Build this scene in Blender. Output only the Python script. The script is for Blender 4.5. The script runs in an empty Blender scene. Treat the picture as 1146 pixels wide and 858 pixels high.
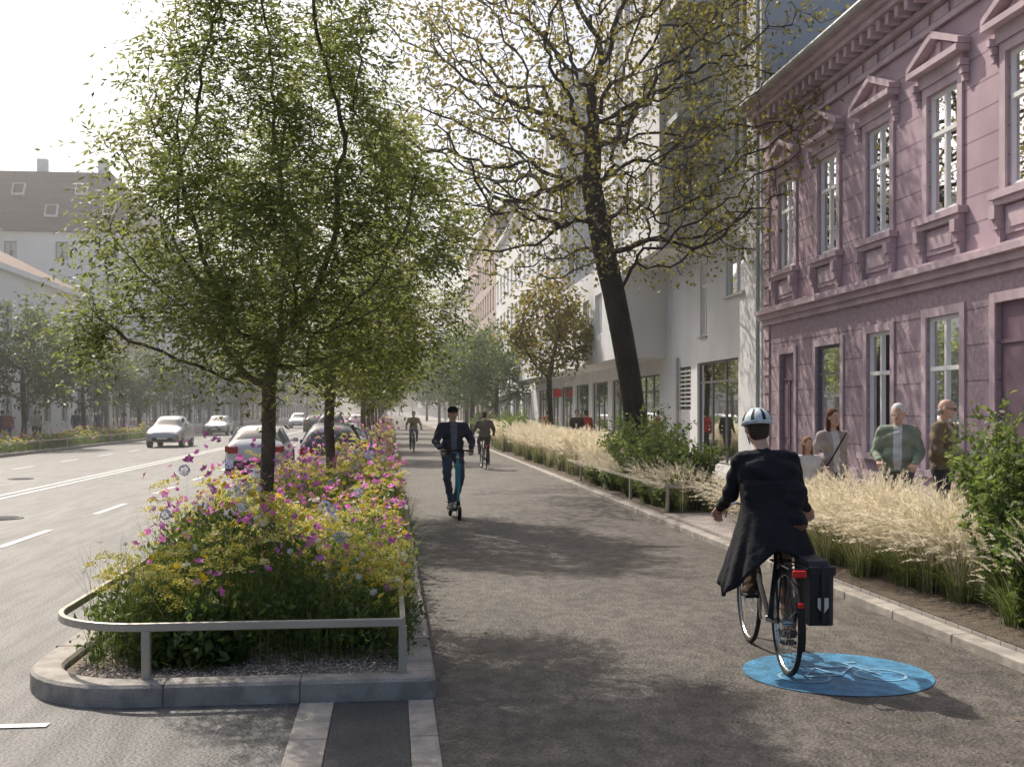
import bpy, math, random, numpy as np
from mathutils import Vector, Matrix
random.seed(7); rng=np.random.default_rng(7)
scene=bpy.context.scene
scene.view_settings.view_transform='Standard'; scene.view_settings.look='None'; scene.view_settings.exposure=0
Z=Vector((0,0,1))
# ---------------------------------------------------------------- materials
def _new(name):
    m=bpy.data.materials.new(name); m.use_nodes=True
    nt=m.node_tree; return m,nt,nt.nodes['Principled BSDF']
def c4(c,k=1.0): return (min(c[0]*k,1),min(c[1]*k,1),min(c[2]*k,1),1)
def mat(name,col,rough=.75,metal=0,var=.15,scale=3,bump=0,bscale=60,spec=.4,stretch=None,groove=None,var2=None,macro=None):
    m,nt,p=_new(name); N=nt.nodes; Lk=nt.links
    tc=N.new('ShaderNodeTexCoord'); mp=N.new('ShaderNodeMapping'); Lk.new(tc.outputs['Object'],mp.inputs[0])
    if stretch: mp.inputs['Scale'].default_value=stretch
    n=N.new('ShaderNodeTexNoise'); n.inputs['Scale'].default_value=scale; n.inputs['Detail'].default_value=6; n.inputs['Roughness'].default_value=.6
    Lk.new(mp.outputs[0],n.inputs[0])
    r=N.new('ShaderNodeValToRGB'); r.color_ramp.elements[0].position=.3; r.color_ramp.elements[1].position=.7
    r.color_ramp.elements[0].color=c4(col,1-var); r.color_ramp.elements[1].color=c4(col,1+var)
    Lk.new(n.outputs[0],r.inputs[0]); out=r.outputs[0]
    def mul(out,src,sc_,dark,lo,hi,det=3,st=None):
        nn=N.new('ShaderNodeTexNoise'); nn.inputs['Scale'].default_value=sc_; nn.inputs['Detail'].default_value=det
        if st:
            m2=N.new('ShaderNodeMapping'); m2.inputs['Scale'].default_value=st; Lk.new(tc.outputs['Object'],m2.inputs[0]); Lk.new(m2.outputs[0],nn.inputs[0])
        else: Lk.new(tc.outputs['Object'],nn.inputs[0])
        r2=N.new('ShaderNodeValToRGB'); r2.color_ramp.elements[0].position=lo; r2.color_ramp.elements[1].position=hi
        r2.color_ramp.elements[0].color=c4((1,1,1),1-dark); r2.color_ramp.elements[1].color=(1,1,1,1)
        Lk.new(nn.outputs[0],r2.inputs[0])
        mx=N.new('ShaderNodeMix'); mx.data_type='RGBA'; mx.blend_type='MULTIPLY'; mx.inputs[0].default_value=1
        Lk.new(out,mx.inputs[6]); Lk.new(r2.outputs[0],mx.inputs[7]); return mx.outputs[2],nn
    n2=None
    if bump or var2: out,n2=mul(out,tc,bscale,var2 or 0,.35,.65)
    if macro: out,_n=mul(out,tc,macro[0],macro[1],.42,.56,8,macro[2])
    h=None
    if groove:
        ax,per,wd=groove
        sp=N.new('ShaderNodeSeparateXYZ'); Lk.new(tc.outputs['Object'],sp.inputs[0])
        d=N.new('ShaderNodeMath'); d.operation='DIVIDE'; d.inputs[1].default_value=per; Lk.new(sp.outputs[ax],d.inputs[0])
        fr=N.new('ShaderNodeMath'); fr.operation='FRACT'; Lk.new(d.outputs[0],fr.inputs[0])
        gt=N.new('ShaderNodeMath'); gt.operation='GREATER_THAN'; gt.inputs[1].default_value=wd; Lk.new(fr.outputs[0],gt.inputs[0])
        mx=N.new('ShaderNodeMix'); mx.data_type='RGBA'; mx.blend_type='MULTIPLY'; mx.inputs[0].default_value=.4
        Lk.new(out,mx.inputs[6]); Lk.new(gt.outputs[0],mx.inputs[7]); out=mx.outputs[2]; h=gt.outputs[0]
    Lk.new(out,p.inputs['Base Color'])
    p.inputs['Roughness'].default_value=rough; p.inputs['Metallic'].default_value=metal; p.inputs['Specular IOR Level'].default_value=spec
    if bump:
        b=N.new('ShaderNodeBump'); b.inputs['Strength'].default_value=bump; b.inputs['Distance'].default_value=.02
        Lk.new(n2.outputs[0],b.inputs['Height']); last=b
        if h:
            b2=N.new('ShaderNodeBump'); b2.inputs['Strength'].default_value=.8; b2.inputs['Distance'].default_value=.03
            Lk.new(h,b2.inputs['Height']); Lk.new(b.outputs[0],b2.inputs['Normal']); last=b2
        Lk.new(last.outputs[0],p.inputs['Normal'])
    return m
def leafmat(name,cols,trans=.45,tcol=None,rough=.5):
    m,nt,p=_new(name); N=nt.nodes; Lk=nt.links
    a=N.new('ShaderNodeAttribute'); a.attribute_name='rnd'
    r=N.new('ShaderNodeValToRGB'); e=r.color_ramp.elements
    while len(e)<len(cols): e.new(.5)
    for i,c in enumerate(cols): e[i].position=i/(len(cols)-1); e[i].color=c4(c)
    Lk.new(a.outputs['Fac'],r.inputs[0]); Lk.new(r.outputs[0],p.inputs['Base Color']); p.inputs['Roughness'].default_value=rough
    p.inputs['Specular IOR Level'].default_value=.3
    t=N.new('ShaderNodeBsdfTranslucent'); mx=N.new('ShaderNodeMix'); mx.data_type='RGBA'; mx.blend_type='MULTIPLY'; mx.inputs[0].default_value=1
    Lk.new(r.outputs[0],mx.inputs[6])
    tc=tcol or (1,1,1); mx.inputs[7].default_value=(tc[0],tc[1],tc[2],1)
    Lk.new(mx.outputs[2],t.inputs[0])
    ms=N.new('ShaderNodeMixShader'); ms.inputs[0].default_value=trans
    Lk.new(p.outputs[0],ms.inputs[1]); Lk.new(t.outputs[0],ms.inputs[2])
    Lk.new(ms.outputs[0],N['Material Output'].inputs[0]); return m
def glassmat(name,tint=(.75,.8,.82),ior=2.1):
    m,nt,p=_new(name); N=nt.nodes; Lk=nt.links
    t=N.new('ShaderNodeBsdfTransparent'); t.inputs[0].default_value=c4(tint)
    g=N.new('ShaderNodeBsdfGlossy'); g.inputs['Roughness'].default_value=.02; g.inputs[0].default_value=(.95,.97,1,1)
    f=N.new('ShaderNodeFresnel'); f.inputs[0].default_value=ior
    ms=N.new('ShaderNodeMixShader'); Lk.new(f.outputs[0],ms.inputs[0]); Lk.new(t.outputs[0],ms.inputs[1]); Lk.new(g.outputs[0],ms.inputs[2])
    Lk.new(ms.outputs[0],N['Material Output'].inputs[0]); return m
def pavemat(name,c1,c2,mortar,bw=.4,bh=.2,ms=.008):
    m,nt,p=_new(name); N=nt.nodes; Lk=nt.links
    tc=N.new('ShaderNodeTexCoord'); b=N.new('ShaderNodeTexBrick'); Lk.new(tc.outputs['Object'],b.inputs[0])
    b.inputs['Color1'].default_value=c4(c1); b.inputs['Color2'].default_value=c4(c2); b.inputs['Mortar'].default_value=c4(mortar)
    b.inputs['Scale'].default_value=1; b.inputs['Brick Width'].default_value=bw; b.inputs['Row Height'].default_value=bh; b.inputs['Mortar Size'].default_value=ms
    n=N.new('ShaderNodeTexNoise'); n.inputs['Scale'].default_value=1.3; n.inputs['Detail'].default_value=6; Lk.new(tc.outputs['Object'],n.inputs[0])
    mx=N.new('ShaderNodeMix'); mx.data_type='RGBA'; mx.blend_type='OVERLAY'; mx.inputs[0].default_value=.5
    Lk.new(b.outputs[0],mx.inputs[6]); Lk.new(n.outputs[0],mx.inputs[7]); Lk.new(mx.outputs[2],p.inputs['Base Color']); p.inputs['Roughness'].default_value=.8
    return m
M={}
M['asphalt']=mat('asphalt_road',(.175,.168,.16),.62,var=.25,scale=.9,bump=.7,bscale=45,stretch=(1.6,.25,1),var2=.45,spec=.5,macro=(2.2,.35,(3,.3,1)))
M['path']=mat('asphalt_cycle_path',(.145,.127,.110),.66,var=.32,scale=1.6,bump=.8,bscale=45,stretch=(1,.5,1),var2=.55,spec=.42,macro=(7,.38,(1.2,.8,1)))
M['patch']=mat('asphalt_dark',(.085,.085,.085),.8,var=.25,scale=3,bump=.5,bscale=70,var2=.4)
M['kerb']=mat('kerb_granite',(.46,.42,.375),.75,var=.15,scale=4,bump=.4,bscale=120,var2=.3,macro=(6,.25,(1,1,1)))
M['joint']=mat('kerb_joint',(.12,.11,.10),.9)
M['white']=mat('road_paint',(.78,.78,.76),.7,var=.12,scale=6,var2=.35,bump=.2,bscale=50)
M['ground']=mat('ground_mat',(.2,.19,.17),.9,var=.2,scale=.1)
M['pave']=pavemat('paving',(.35,.33,.31),(.29,.27,.25),(.14,.13,.12))
M['pave2']=pavemat('paving_small',(.36,.31,.28),(.28,.245,.225),(.12,.105,.1),.2,.1,.006)
M['soil']=mat('bed_soil',(.16,.125,.095),.95,var=.4,scale=14,bump=1,bscale=60,var2=.5)
M['gravel']=mat('gravel_mat',(.40,.33,.27),.95,var=.3,scale=40,bump=1,bscale=110,var2=.5)
M['rail']=mat('rail_metal',(.46,.42,.35),.4,metal=.2,var=.08)
M['blue']=mat('blue_marking_paint',(.07,.29,.50),.55,var=.15,scale=5,var2=.35,bump=.3,bscale=45,macro=(9,.35,(1,1,1)))
M['bluel']=mat('light_marking_paint',(.25,.47,.66),.6,var=.15,scale=9,var2=.3)
PK=(.475,.345,.40)
M['pink']=mat('pink_stucco',PK,.85,var=.10,scale=1.2,bump=.25,bscale=70,var2=.08,macro=(.8,.12,(1,1,.5)))
M['pinkg']=mat('pink_stucco_grooved',PK,.85,var=.10,scale=1.2,bump=.25,bscale=70,groove=(2,.42,.07),macro=(.8,.12,(1,1,.5)))
M['pinkt']=mat('pink_trim',(.56,.435,.48),.8,var=.10,scale=3,bump=.2,bscale=50,macro=(2,.15,(1,1,.5)))
M['pinkr']=mat('pink_rustic_stone',(.44,.33,.375),.9,var=.2,scale=9,bump=.55,bscale=34,groove=(2,.55,.06),var2=.15)
M['grey']=mat('grey_render',(.70,.705,.72),.85,var=.05,scale=.7,bump=.15,bscale=60,macro=(.5,.1,(1,1,.3)))
M['grey2']=mat('grey_render_dark',(.46,.47,.49),.85,var=.06,scale=.7,bump=.15,bscale=60)
M['cream']=mat('cream_render',(.68,.65,.60),.85,var=.06,scale=.7,bump=.15,bscale=60)
M['whitew']=mat('white_render',(.8,.8,.79),.85,var=.05,scale=.6,bump=.15,bscale=60)
M['brick']=mat('reddish_render',(.50,.40,.36),.85,var=.1,scale=.8)
M['roof']=mat('roof_dark',(.06,.06,.07),.7,var=.2,scale=3,groove=(2,.3,.1),bump=.2)
M['rooft']=mat('roof_tile',(.22,.15,.115),.8,var=.3,scale=4,groove=(2,.25,.12),bump=.3)
M['metal']=mat('zinc',(.45,.46,.47),.4,metal=.6)
M['frame']=mat('window_frame_white',(.82,.82,.81),.5,var=.04)
M['framed']=mat('window_frame_dark',(.12,.12,.13),.5,var=.1)
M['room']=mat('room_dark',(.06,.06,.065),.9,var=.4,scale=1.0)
M['curtain']=mat('curtain',(.75,.74,.71),.9,var=.1,scale=3,stretch=(6,6,.5))
M['glass']=glassmat('window_glass')
M['purple']=mat('door_purple',(.20,.13,.17),.6,var=.15)
M['bark']=mat('bark',(.17,.13,.095),.95,var=.45,scale=14,bump=1,bscale=45,stretch=(1,1,.25),var2=.4)
M['barkd']=mat('bark_dark',(.042,.034,.029),.95,var=.5,scale=8,bump=1,bscale=25,stretch=(1,1,.2),var2=.4)
M['leafA']=leafmat('leaf_light',[(.07,.088,.032),(.105,.132,.048),(.16,.185,.075)],.5,(2.6,2.4,1.6))
M['leafB']=leafmat('leaf_autumn',[(.075,.078,.03),(.13,.125,.04),(.18,.14,.045)],.5,(2.1,2.05,1.3))
M['leafC']=leafmat('leaf_green',[(.035,.062,.022),(.06,.098,.03),(.10,.14,.045)],.45,(1.9,1.9,1.2))
M['leafD']=leafmat('leaf_orange',[(.08,.095,.03),(.15,.14,.035),(.24,.15,.04)],.5,(1.7,1.7,1.2))
M['shrub']=leafmat('leaf_shrub',[(.045,.078,.026),(.085,.13,.042),(.14,.18,.065)],.45,(2.2,2.1,1.5))
M['grassg']=leafmat('grass_green',[(.055,.085,.026),(.10,.14,.045),(.18,.2,.075)],.4,(2.0,2.0,1.4))
M['plume']=leafmat('grass_plume',[(.62,.54,.40),(.76,.69,.54),(.87,.82,.70)],.5,(1.08,1.08,1.05))
M['yellow']=leafmat('petal_yellow',[(.55,.48,.05),(.72,.65,.13),(.8,.76,.35)],.4,(1.1,1.1,1.1))
M['gold']=leafmat('petal_gold',[(.75,.5,.02),(.82,.6,.05)],.4)
M['pinkf']=leafmat('petal_pink',[(.6,.1,.42),(.7,.2,.56),(.78,.4,.7)],.45,(1.15,1.15,1.15))
M['bluef']=leafmat('petal_blue',[(.3,.36,.7),(.5,.55,.82)],.4)
M['whitef']=leafmat('petal_white',[(.7,.7,.6),(.8,.8,.75)],.4)
M['black']=mat('black_cloth',(.012,.012,.016),.9,var=.4,scale=6,bump=.4,bscale=14)
M['rubber']=mat('rubber',(.02,.02,.02),.8)
M['chrome']=mat('chrome',(.5,.5,.5),.25,metal=.9)
M['paintdk']=mat('bike_paint',(.04,.04,.045),.3,metal=.2)
M['teal']=mat('teal_paint',(.05,.28,.36),.35)
M['skin']=mat('skin',(.58,.37,.28),.6,var=.06,scale=20)
M['lips']=mat('lips',(.35,.13,.11),.6)
M['eyew']=mat('eye_white',(.7,.7,.68),.3); M['eyed']=mat('eye_iris',(.03,.02,.015),.3)
M['red']=mat('red_reflector',(.6,.02,.02),.3); M['redl']=mat('tail_light_red',(.4,.015,.015),.2)
M['plate']=mat('number_plate',(.7,.7,.7),.5)
M['lamp']=mat('headlight',(.7,.72,.75),.1,metal=.3)
M['carglass']=mat('car_glass',(.02,.025,.03),.04,spec=.8)
M['carw']=mat('car_paint_white',(.72,.73,.74),.22,metal=.1,var=.03); M['cars']=mat('car_paint_silver',(.5,.51,.53),.25,metal=.4,var=.03)
M['card']=mat('car_paint_dark',(.07,.08,.09),.2,metal=.4,var=.03)
M['helmet']=mat('helmet_white',(.55,.65,.70),.35,var=.2,scale=30)
_cl={}
def cloth(c):
    k=tuple(round(x,3) for x in c)
    if k not in _cl: _cl[k]=mat('cloth_%d'%len(_cl),c,.9,var=.18,scale=12,bump=.35,bscale=22)
    return _cl[k]
# ---------------------------------------------------------------- builders
def link(o,parent=None):
    scene.collection.objects.link(o)
    if parent: o.parent=parent
    return o
def empty(name,loc=(0,0,0),rz=0,sc=1):
    o=bpy.data.objects.new(name,None); o.location=loc; o.rotation_euler[2]=rz; o.scale=(sc,sc,sc); o.empty_display_size=.2; return link(o)
class MB:
    def __init__(s): s.v=[];s.f=[];s.m=[]
    def face(s,pts,m=0):
        i=len(s.v); s.v+= [tuple(p) for p in pts]; s.f.append(tuple(range(i,i+len(pts)))); s.m.append(m)
    def hexa(s,c,m=0):
        i=len(s.v); s.v+=[tuple(p) for p in c]
        for q in ((0,3,2,1),(4,5,6,7),(0,1,5,4),(1,2,6,5),(2,3,7,6),(3,0,4,7)):
            s.f.append(tuple(i+k for k in q)); s.m.append(m)
    def box(s,x0,x1,y0,y1,z0,z1,m=0):
        s.hexa([(x0,y0,z0),(x1,y0,z0),(x1,y1,z0),(x0,y1,z0),(x0,y0,z1),(x1,y0,z1),(x1,y1,z1),(x0,y1,z1)],m)
    def grid(s,rows,m=0,closed=True,mf=None):
        i=len(s.v); n=len(rows[0])
        for r in rows: s.v+=[tuple(p) for p in r]
        for a in range(len(rows)-1):
            for b in range(n if closed else n-1):
                c=(b+1)%n
                s.f.append((i+a*n+b,i+a*n+c,i+(a+1)*n+c,i+(a+1)*n+b)); s.m.append(mf(a,b) if mf else m)
        return i
    def tube(s,pts,r,n=8,m=0,caps=True):
        pts=[Vector(p) for p in pts]
        if not isinstance(r,(list,tuple)): r=[r]*len(pts)
        rows=[]; prev=None
        for i,p in enumerate(pts):
            d=(pts[min(i+1,len(pts)-1)]-pts[max(i-1,0)]).normalized()
            if prev is None: a=d.orthogonal().normalized()
            else: a=(prev-d*prev.dot(d)).normalized()
            prev=a; b=d.cross(a)
            rows.append([p+(a*math.cos(t)+b*math.sin(t))*r[i] for t in [2*math.pi*k/n for k in range(n)]])
        i=s.grid(rows,m)
        if caps:
            s.f.append(tuple(range(i+n-1,i-1,-1))); s.m.append(m)
            k=i+(len(rows)-1)*n; s.f.append(tuple(range(k,k+n))); s.m.append(m)
    def cap(s,a,b,ra,rb,m=0,n=12):
        a=Vector(a);b=Vector(b); d=b-a
        d=d.normalized() if d.length>1e-5 else Vector((0,0,1))
        u=d.orthogonal().normalized(); w=d.cross(u); rows=[]
        for c,r,ths in ((a,ra,(-85,-60,-30,0)),(b,rb,(0,30,60,85))):
            for th in ths:
                t=math.radians(th); cc=c+d*r*math.sin(t); rr=r*math.cos(t)
                rows.append([cc+(u*math.cos(q)+w*math.sin(q))*rr for q in [2*math.pi*k/n for k in range(n)]])
        i=s.grid(rows,m); s.f.append(tuple(range(i+n-1,i-1,-1))); s.m.append(m)
        k=i+(len(rows)-1)*n; s.f.append(tuple(range(k,k+n))); s.m.append(m)
    def ell(s,c,r,m=0,n=14,mtx=None):
        c=Vector(c); rows=[]
        for j in range(1,9):
            t=-math.pi/2+math.pi*j/9
            row=[]
            for k in range(n):
                q=2*math.pi*k/n; v=Vector((r[0]*math.cos(t)*math.cos(q),r[1]*math.cos(t)*math.sin(q),r[2]*math.sin(t)))
                if mtx: v=mtx@v
                row.append(c+v)
            rows.append(row)
        i=s.grid(rows,m); s.f.append(tuple(range(i+n-1,i-1,-1))); s.m.append(m)
        k=i+7*n; s.f.append(tuple(range(k,k+n))); s.m.append(m)
    def torus(s,c,R,r,axis='x',n=36,k=8,m=0):
        c=Vector(c); rows=[]
        for i in range(n+1):
            t=2*math.pi*i/n; row=[]
            for j in range(k):
                q=2*math.pi*j/k; rad=R+r*math.cos(q); h=r*math.sin(q)
                if axis=='x': row.append(c+Vector((h,rad*math.cos(t),rad*math.sin(t))))
                else: row.append(c+Vector((rad*math.cos(t),rad*math.sin(t),h)))
            rows.append(row)
        s.grid(rows,m)
    def sweep(s,pts,w,h,m=0,closed=False):
        pts=[Vector(p) for p in pts]; rows=[]; n=len(pts)
        for i,p in enumerate(pts):
            if closed: d=pts[(i+1)%n]-pts[(i-1)%n]
            else: d=pts[min(i+1,n-1)]-pts[max(i-1,0)]
            sd=Vector((d.y,-d.x,0)).normalized()
            rows.append([p+sd*w/2-Z*h/2,p+sd*w/2+Z*h/2,p-sd*w/2+Z*h/2,p-sd*w/2-Z*h/2])
        if closed: rows.append(rows[0])
        i=s.grid(rows,m)
        if not closed:
            s.f.append((i,i+1,i+2,i+3)); s.m.append(m); k=i+(len(rows)-1)*4; s.f.append((k,k+1,k+2,k+3)); s.m.append(m)
    def mesh(s,name,mats):
        me=bpy.data.meshes.new(name); me.from_pydata(s.v,[],s.f)
        for mm in mats: me.materials.append(mm)
        me.polygons.foreach_set('material_index',s.m); me.update(); return me
    def obj(s,name,mats,parent=None,smooth=False,bevel=0,loc=None):
        if not s.f: return None
        me=s.mesh(name,mats)
        if smooth: me.polygons.foreach_set('use_smooth',[True]*len(me.polygons))
        o=bpy.data.objects.new(name,me); link(o,parent)
        if bevel:
            b=o.modifiers.new('b','BEVEL'); b.width=bevel; b.segments=2; b.limit_method='ANGLE'
        if loc: o.location=loc
        return o
def soup(name,V,mats,parent=None,rnd=None,midx=None,loc=None):
    V=np.asarray(V,dtype=np.float32); n,k=V.shape[:2]
    me=bpy.data.meshes.new(name); me.vertices.add(n*k); me.vertices.foreach_set('co',V.ravel())
    me.loops.add(n*k); me.loops.foreach_set('vertex_index',np.arange(n*k,dtype=np.int32))
    me.polygons.add(n); me.polygons.foreach_set('loop_start',np.arange(0,n*k,k,dtype=np.int32))
    for mm in (mats if isinstance(mats,list) else [mats]): me.materials.append(mm)
    if midx is not None: me.polygons.foreach_set('material_index',np.asarray(midx,dtype=np.int32))
    me.update(calc_edges=True)
    a=me.attributes.new('rnd','FLOAT','FACE'); a.data.foreach_set('value',np.asarray(rnd if rnd is not None else rng.random(n),dtype=np.float32))
    o=bpy.data.objects.new(name,me); link(o,parent)
    if loc is not None: o.location=loc
    return o
def nrm(a): return a/np.maximum(np.linalg.norm(a,axis=-1,keepdims=True),1e-9)
def rdir(n,r=rng): return nrm(r.normal(size=(n,3)))
def leaves(C,D,Nr,L,W):
    S=nrm(np.cross(D,Nr)); L=np.broadcast_to(L,(len(C),))[:,None]; W=np.broadcast_to(W,(len(C),))[:,None]
    mid=C+D*L*.45
    return np.stack([C,mid+S*W*.5,C+D*L,mid-S*W*.5],1)
def blades(base,out,L,lean,w,segs=4):
    L=L[:,None]; lean=lean[:,None]; w=np.broadcast_to(w,(len(base),))[:,None]
    side=np.cross(out,[0,0,1.0]); side=nrm(side+rng.normal(size=side.shape)*.2); P=[]
    for i in range(segs+1):
        t=i/segs
        P.append((base+out*lean*L*t**1.8+np.array([0,0,1.0])*L*(t-.45*lean*t**2.4), w*(1-t*.85)))
    q=[]
    for i in range(segs):
        (a,wa),(b,wb)=P[i],P[i+1]
        q.append(np.stack([a-side*wa/2,a+side*wa/2,b+side*wb/2,b-side*wb/2],1))
    tip=P[-1][0]; td=nrm(P[-1][0]-P[-2][0])
    return np.concatenate(q,0),tip,td
# ---------------------------------------------------------------- trees
def colonize(trunk,targets,step,infl,kill,iters,up=.08,r=rng,wob=.18):
    nodes=[np.array(p,float) for p in trunk]; par=[-1]+list(range(len(trunk)-1))
    T=np.array(targets); best=np.full(len(T),1e9); bi=np.zeros(len(T),int); done=0
    for it in range(iters):
        NA=np.array(nodes[done:]); 
        if len(NA)==0: break
        D=np.linalg.norm(T[:,None,:]-NA[None],axis=2); j=D.argmin(1); dm=D[np.arange(len(T)),j]
        mk=dm<best; best[mk]=dm[mk]; bi[mk]=j[mk]+done; done=len(nodes)
        keep=best>kill; T=T[keep];best=best[keep];bi=bi[keep]
        if len(T)==0: break
        act=best<infl
        if not act.any(): break
        for k in np.unique(bi[act]):
            vs=T[act&(bi==k)]-nodes[k]; d=nrm(vs).sum(0); d=d/max(np.linalg.norm(d),1e-6)+np.array([0,0,up])+r.normal(size=3)*wob
            d/=np.linalg.norm(d); nodes.append(nodes[k]+d*step); par.append(int(k))
    return np.array(nodes),np.array(par)
def tree_mesh(name,nodes,par,rt,R0,matl,parent,k=7,ex=2.3):
    n=len(nodes); acc=np.zeros(n); 
    for i in range(n-1,-1,-1):
        if acc[i]==0: acc[i]=rt**ex
        if par[i]>=0: acc[par[i]]+=acc[i]
    r=acc**(1/ex); r=rt+(r-rt)*(R0-rt)/(r[0]-rt)
    mb=MB(); rings=[None]*n; ref=Vector((.8,.5,.13))
    def ring(p,d,rad):
        a=(ref-d*ref.dot(d)).normalized(); b=d.cross(a); p=Vector(p); i=len(mb.v)
        for q in range(k):
            t=2*math.pi*q/k; mb.v.append(tuple(p+(a*math.cos(t)+b*math.sin(t))*rad))
        return i
    d0=Vector(nodes[1]-nodes[0]).normalized(); rings[0]=ring(nodes[0],d0,r[0]*1.25)
    for i in range(1,n):
        p=par[i]; d=Vector(nodes[i]-nodes[p]).normalized(); rings[i]=ring(nodes[i],d,r[i])
        s=rings[p] if r[i]>.62*r[p] else ring(nodes[p],d,r[i]*1.15)
        for q in range(k):
            q2=(q+1)%k; mb.f.append((s+q,s+q2,rings[i]+q2,rings[i]+q)); mb.m.append(0)
    mb.obj(name,[matl],parent,smooth=True); return r
def envelope(n,prof,c=(0,0),r=rng,hollow=.35,sq=(1,1)):
    zs=[p[0] for p in prof]; rs=[p[1] for p in prof]; out=[]
    z=r.uniform(zs[0],zs[-1],n*4); R=np.interp(z,zs,rs); keep=r.random(n*4)<(R/max(rs))**1.6
    z=z[keep][:n];R=R[keep][:n]; th=r.uniform(0,2*math.pi,len(z)); q=np.sqrt(r.uniform(hollow**2,1,len(z)))*R
    q*=1+.18*np.sin(3*th+z*2.1)+.12*np.sin(5*th-z*3.3)
    return np.stack([c[0]+q*np.cos(th)*sq[0],c[1]+q*np.sin(th)*sq[1],z],1)
def fronds(S,D,L,nl,ll,lw,droop,r=rng):
    out=[];rn=[]; side=nrm(np.cross(D,[0,0,1.0])+1e-4); base=r.random(len(S))
    for i in range(nl):
        t=(i+.6)/nl
        P=S+D*(L*t)[:,None]-np.array([0,0,1.0])*(L*droop*t*t)[:,None]
        T=nrm(D-np.array([0,0,1.0])*(2*droop*t))
        for sg in (-1,1):
            dd=nrm(T*.75+side*sg+r.normal(size=S.shape)*.25); nn=nrm(np.array([0,0,1.0])+r.normal(size=S.shape)*.45)
            sz=1-.4*abs(t-.45); out.append(leaves(P,dd,nn,ll*sz,lw*sz)); rn.append(np.clip(base*.7+r.random(len(S))*.3,0,1))
    return np.concatenate(out),np.concatenate(rn)
def street_tree(name,loc,trunk,prof,ntar,step,R0,matl,bark,mode,seed,nper=3,ll=.06,lw=.025,thr=.02,infl=1.2,kill=.22,hollow=.3,sq=(1,1),keepf=1,fl=.3,cc=(0,0),rt=.004,spread=.15,k=7,ex=2.3,nl=6,up=.08,wob=.18,clump=0):
    r=np.random.default_rng(seed); e=empty(name,loc)
    T=envelope(ntar,prof,cc,r,hollow,sq)
    nodes,par=colonize(trunk,T,step,infl,kill,90,r=r,up=up,wob=wob)
    rad=tree_mesh('trunk_and_branches',nodes,par,rt,R0,bark,e,k=k,ex=ex)
    idx=np.where((rad<thr)&(np.arange(len(rad))>len(trunk)))[0]
    if clump:
        P_=nodes[idx]; f=np.sin(P_[:,0]*clump+1.3)*np.sin(P_[:,1]*clump*.9+.4)*np.sin(P_[:,2]*clump*1.1+2)
        idx=idx[r.random(len(idx))<np.clip(keepf+f*.9,.08,1)]
    else: idx=idx[r.random(len(idx))<keepf]
    idx=np.repeat(idx,nper); n=len(idx)
    a=nodes[par[idx]]; b=nodes[idx]; S=a+(b-a)*r.random((n,1))+r.normal(size=(n,3))*spread*.4
    ax=np.array([cc[0],cc[1],0]); out=S-ax; out[:,2]=0; out=nrm(out)
    if mode=='frond':
        D=nrm(out*.7+rdir(n,r)*.8+np.array([0,0,.1])); L=r.uniform(.6,1.2,n)*fl
        V,rn=fronds(S,D,L,nl,ll,lw,.45,r)
    else:
        D=nrm(out*.4+rdir(n,r)+np.array([0,0,-.15])); S=S+r.normal(size=(n,3))*spread*.6
        V=leaves(S,D,nrm(rdir(n,r)*.8+np.array([0,0,1.])),r.uniform(.7,1.3,n)*ll,r.uniform(.7,1.3,n)*lw); rn=r.random(n)
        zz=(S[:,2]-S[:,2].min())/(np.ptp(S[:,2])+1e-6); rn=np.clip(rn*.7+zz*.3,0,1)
    soup('foliage',V,matl,e,rn); return e
def clone(src,name,loc,rz=0,sc=1):
    e=empty(name,loc,rz,sc)
    for c in src.children:
        o=bpy.data.objects.new(c.name,c.data); link(o,e)
    return e
# ---------------------------------------------------------------- ground & road
def sheet(name,x0,x1,y0,y1,z,m,sub=1):
    mb=MB(); mb.face([(x0,y0,z),(x1,y0,z),(x1,y1,z),(x0,y1,z)]); return mb.obj(name,[M[m]])
sheet('ground',-1500,1500,-300,2500,-.03,'ground')
sheet('road',-15.2,.2,-25,700,0,'asphalt')
sheet('cycle_path',.2,4.2,-25,700,.004,'path')
def slab(name,x0,x1,y0,y1,z,m,bev=0):
    mb=MB(); mb.box(x0,x1,y0,y1,-.02,z); return mb.obj(name,[M[m]],bevel=bev)
slab('pavement',4.35,8.9,-25,700,.10,'pave')
slab('pavement',-20,-15.45,-25,700,.10,'pave')
def kerbline(name,x0,x1,y0,y1,z):
    e=empty(name); mb=MB(); y=y0
    while y<y1:
        L=1.0 if y<60 else 20; mb.box(x0,x1,y+.004,min(y+L,y1)-.004,-.02,z); y+=L
    mb.obj('stones',[M['kerb']],e,bevel=.012)
    mb=MB(); mb.box(x0+.01,x1-.01,y0,y1,-.02,z-.012); mb.obj('joints',[M['joint']],e)
kerbline('kerb',4.19,4.35,-20,500,.075); kerbline('kerb',-15.45,-15.2,-20,400,.13)
mb=MB()
y=14.9-4.7*5
while y<260:
    mb.face([(-5.06,y,.006),(-4.94,y,.006),(-4.94,y+2.2,.006),(-5.06,y+2.2,.006)]); y+=4.7
for x in (-7.75,-8.05): mb.face([(x-.06,-20,.006),(x+.06,-20,.006),(x+.06,400,.006),(x-.06,400,.006)])
y=-10
while y<260:
    mb.face([(-11.4,y,.006),(-11.28,y,.006),(-11.28,y+2.2,.006),(-11.4,y+2.2,.006)]); y+=5
mb.face([(-5,6.42,.007),(-1.9,6.42,.007),(-1.9,6.5,.007),(-5,6.5,.007)])
mb.obj('road_marking',[M['white']])
mb=MB()
for x0,x1 in ((-.54,-.34),(.1,.25)):
    y=-2.0
    while y<6.75:
        mb.box(x0,x1,y+.004,min(y+1,6.76)-.004,-.02,.014); y+=1
mb.obj('guide_strip',[M['kerb']],bevel=.004)
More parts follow.
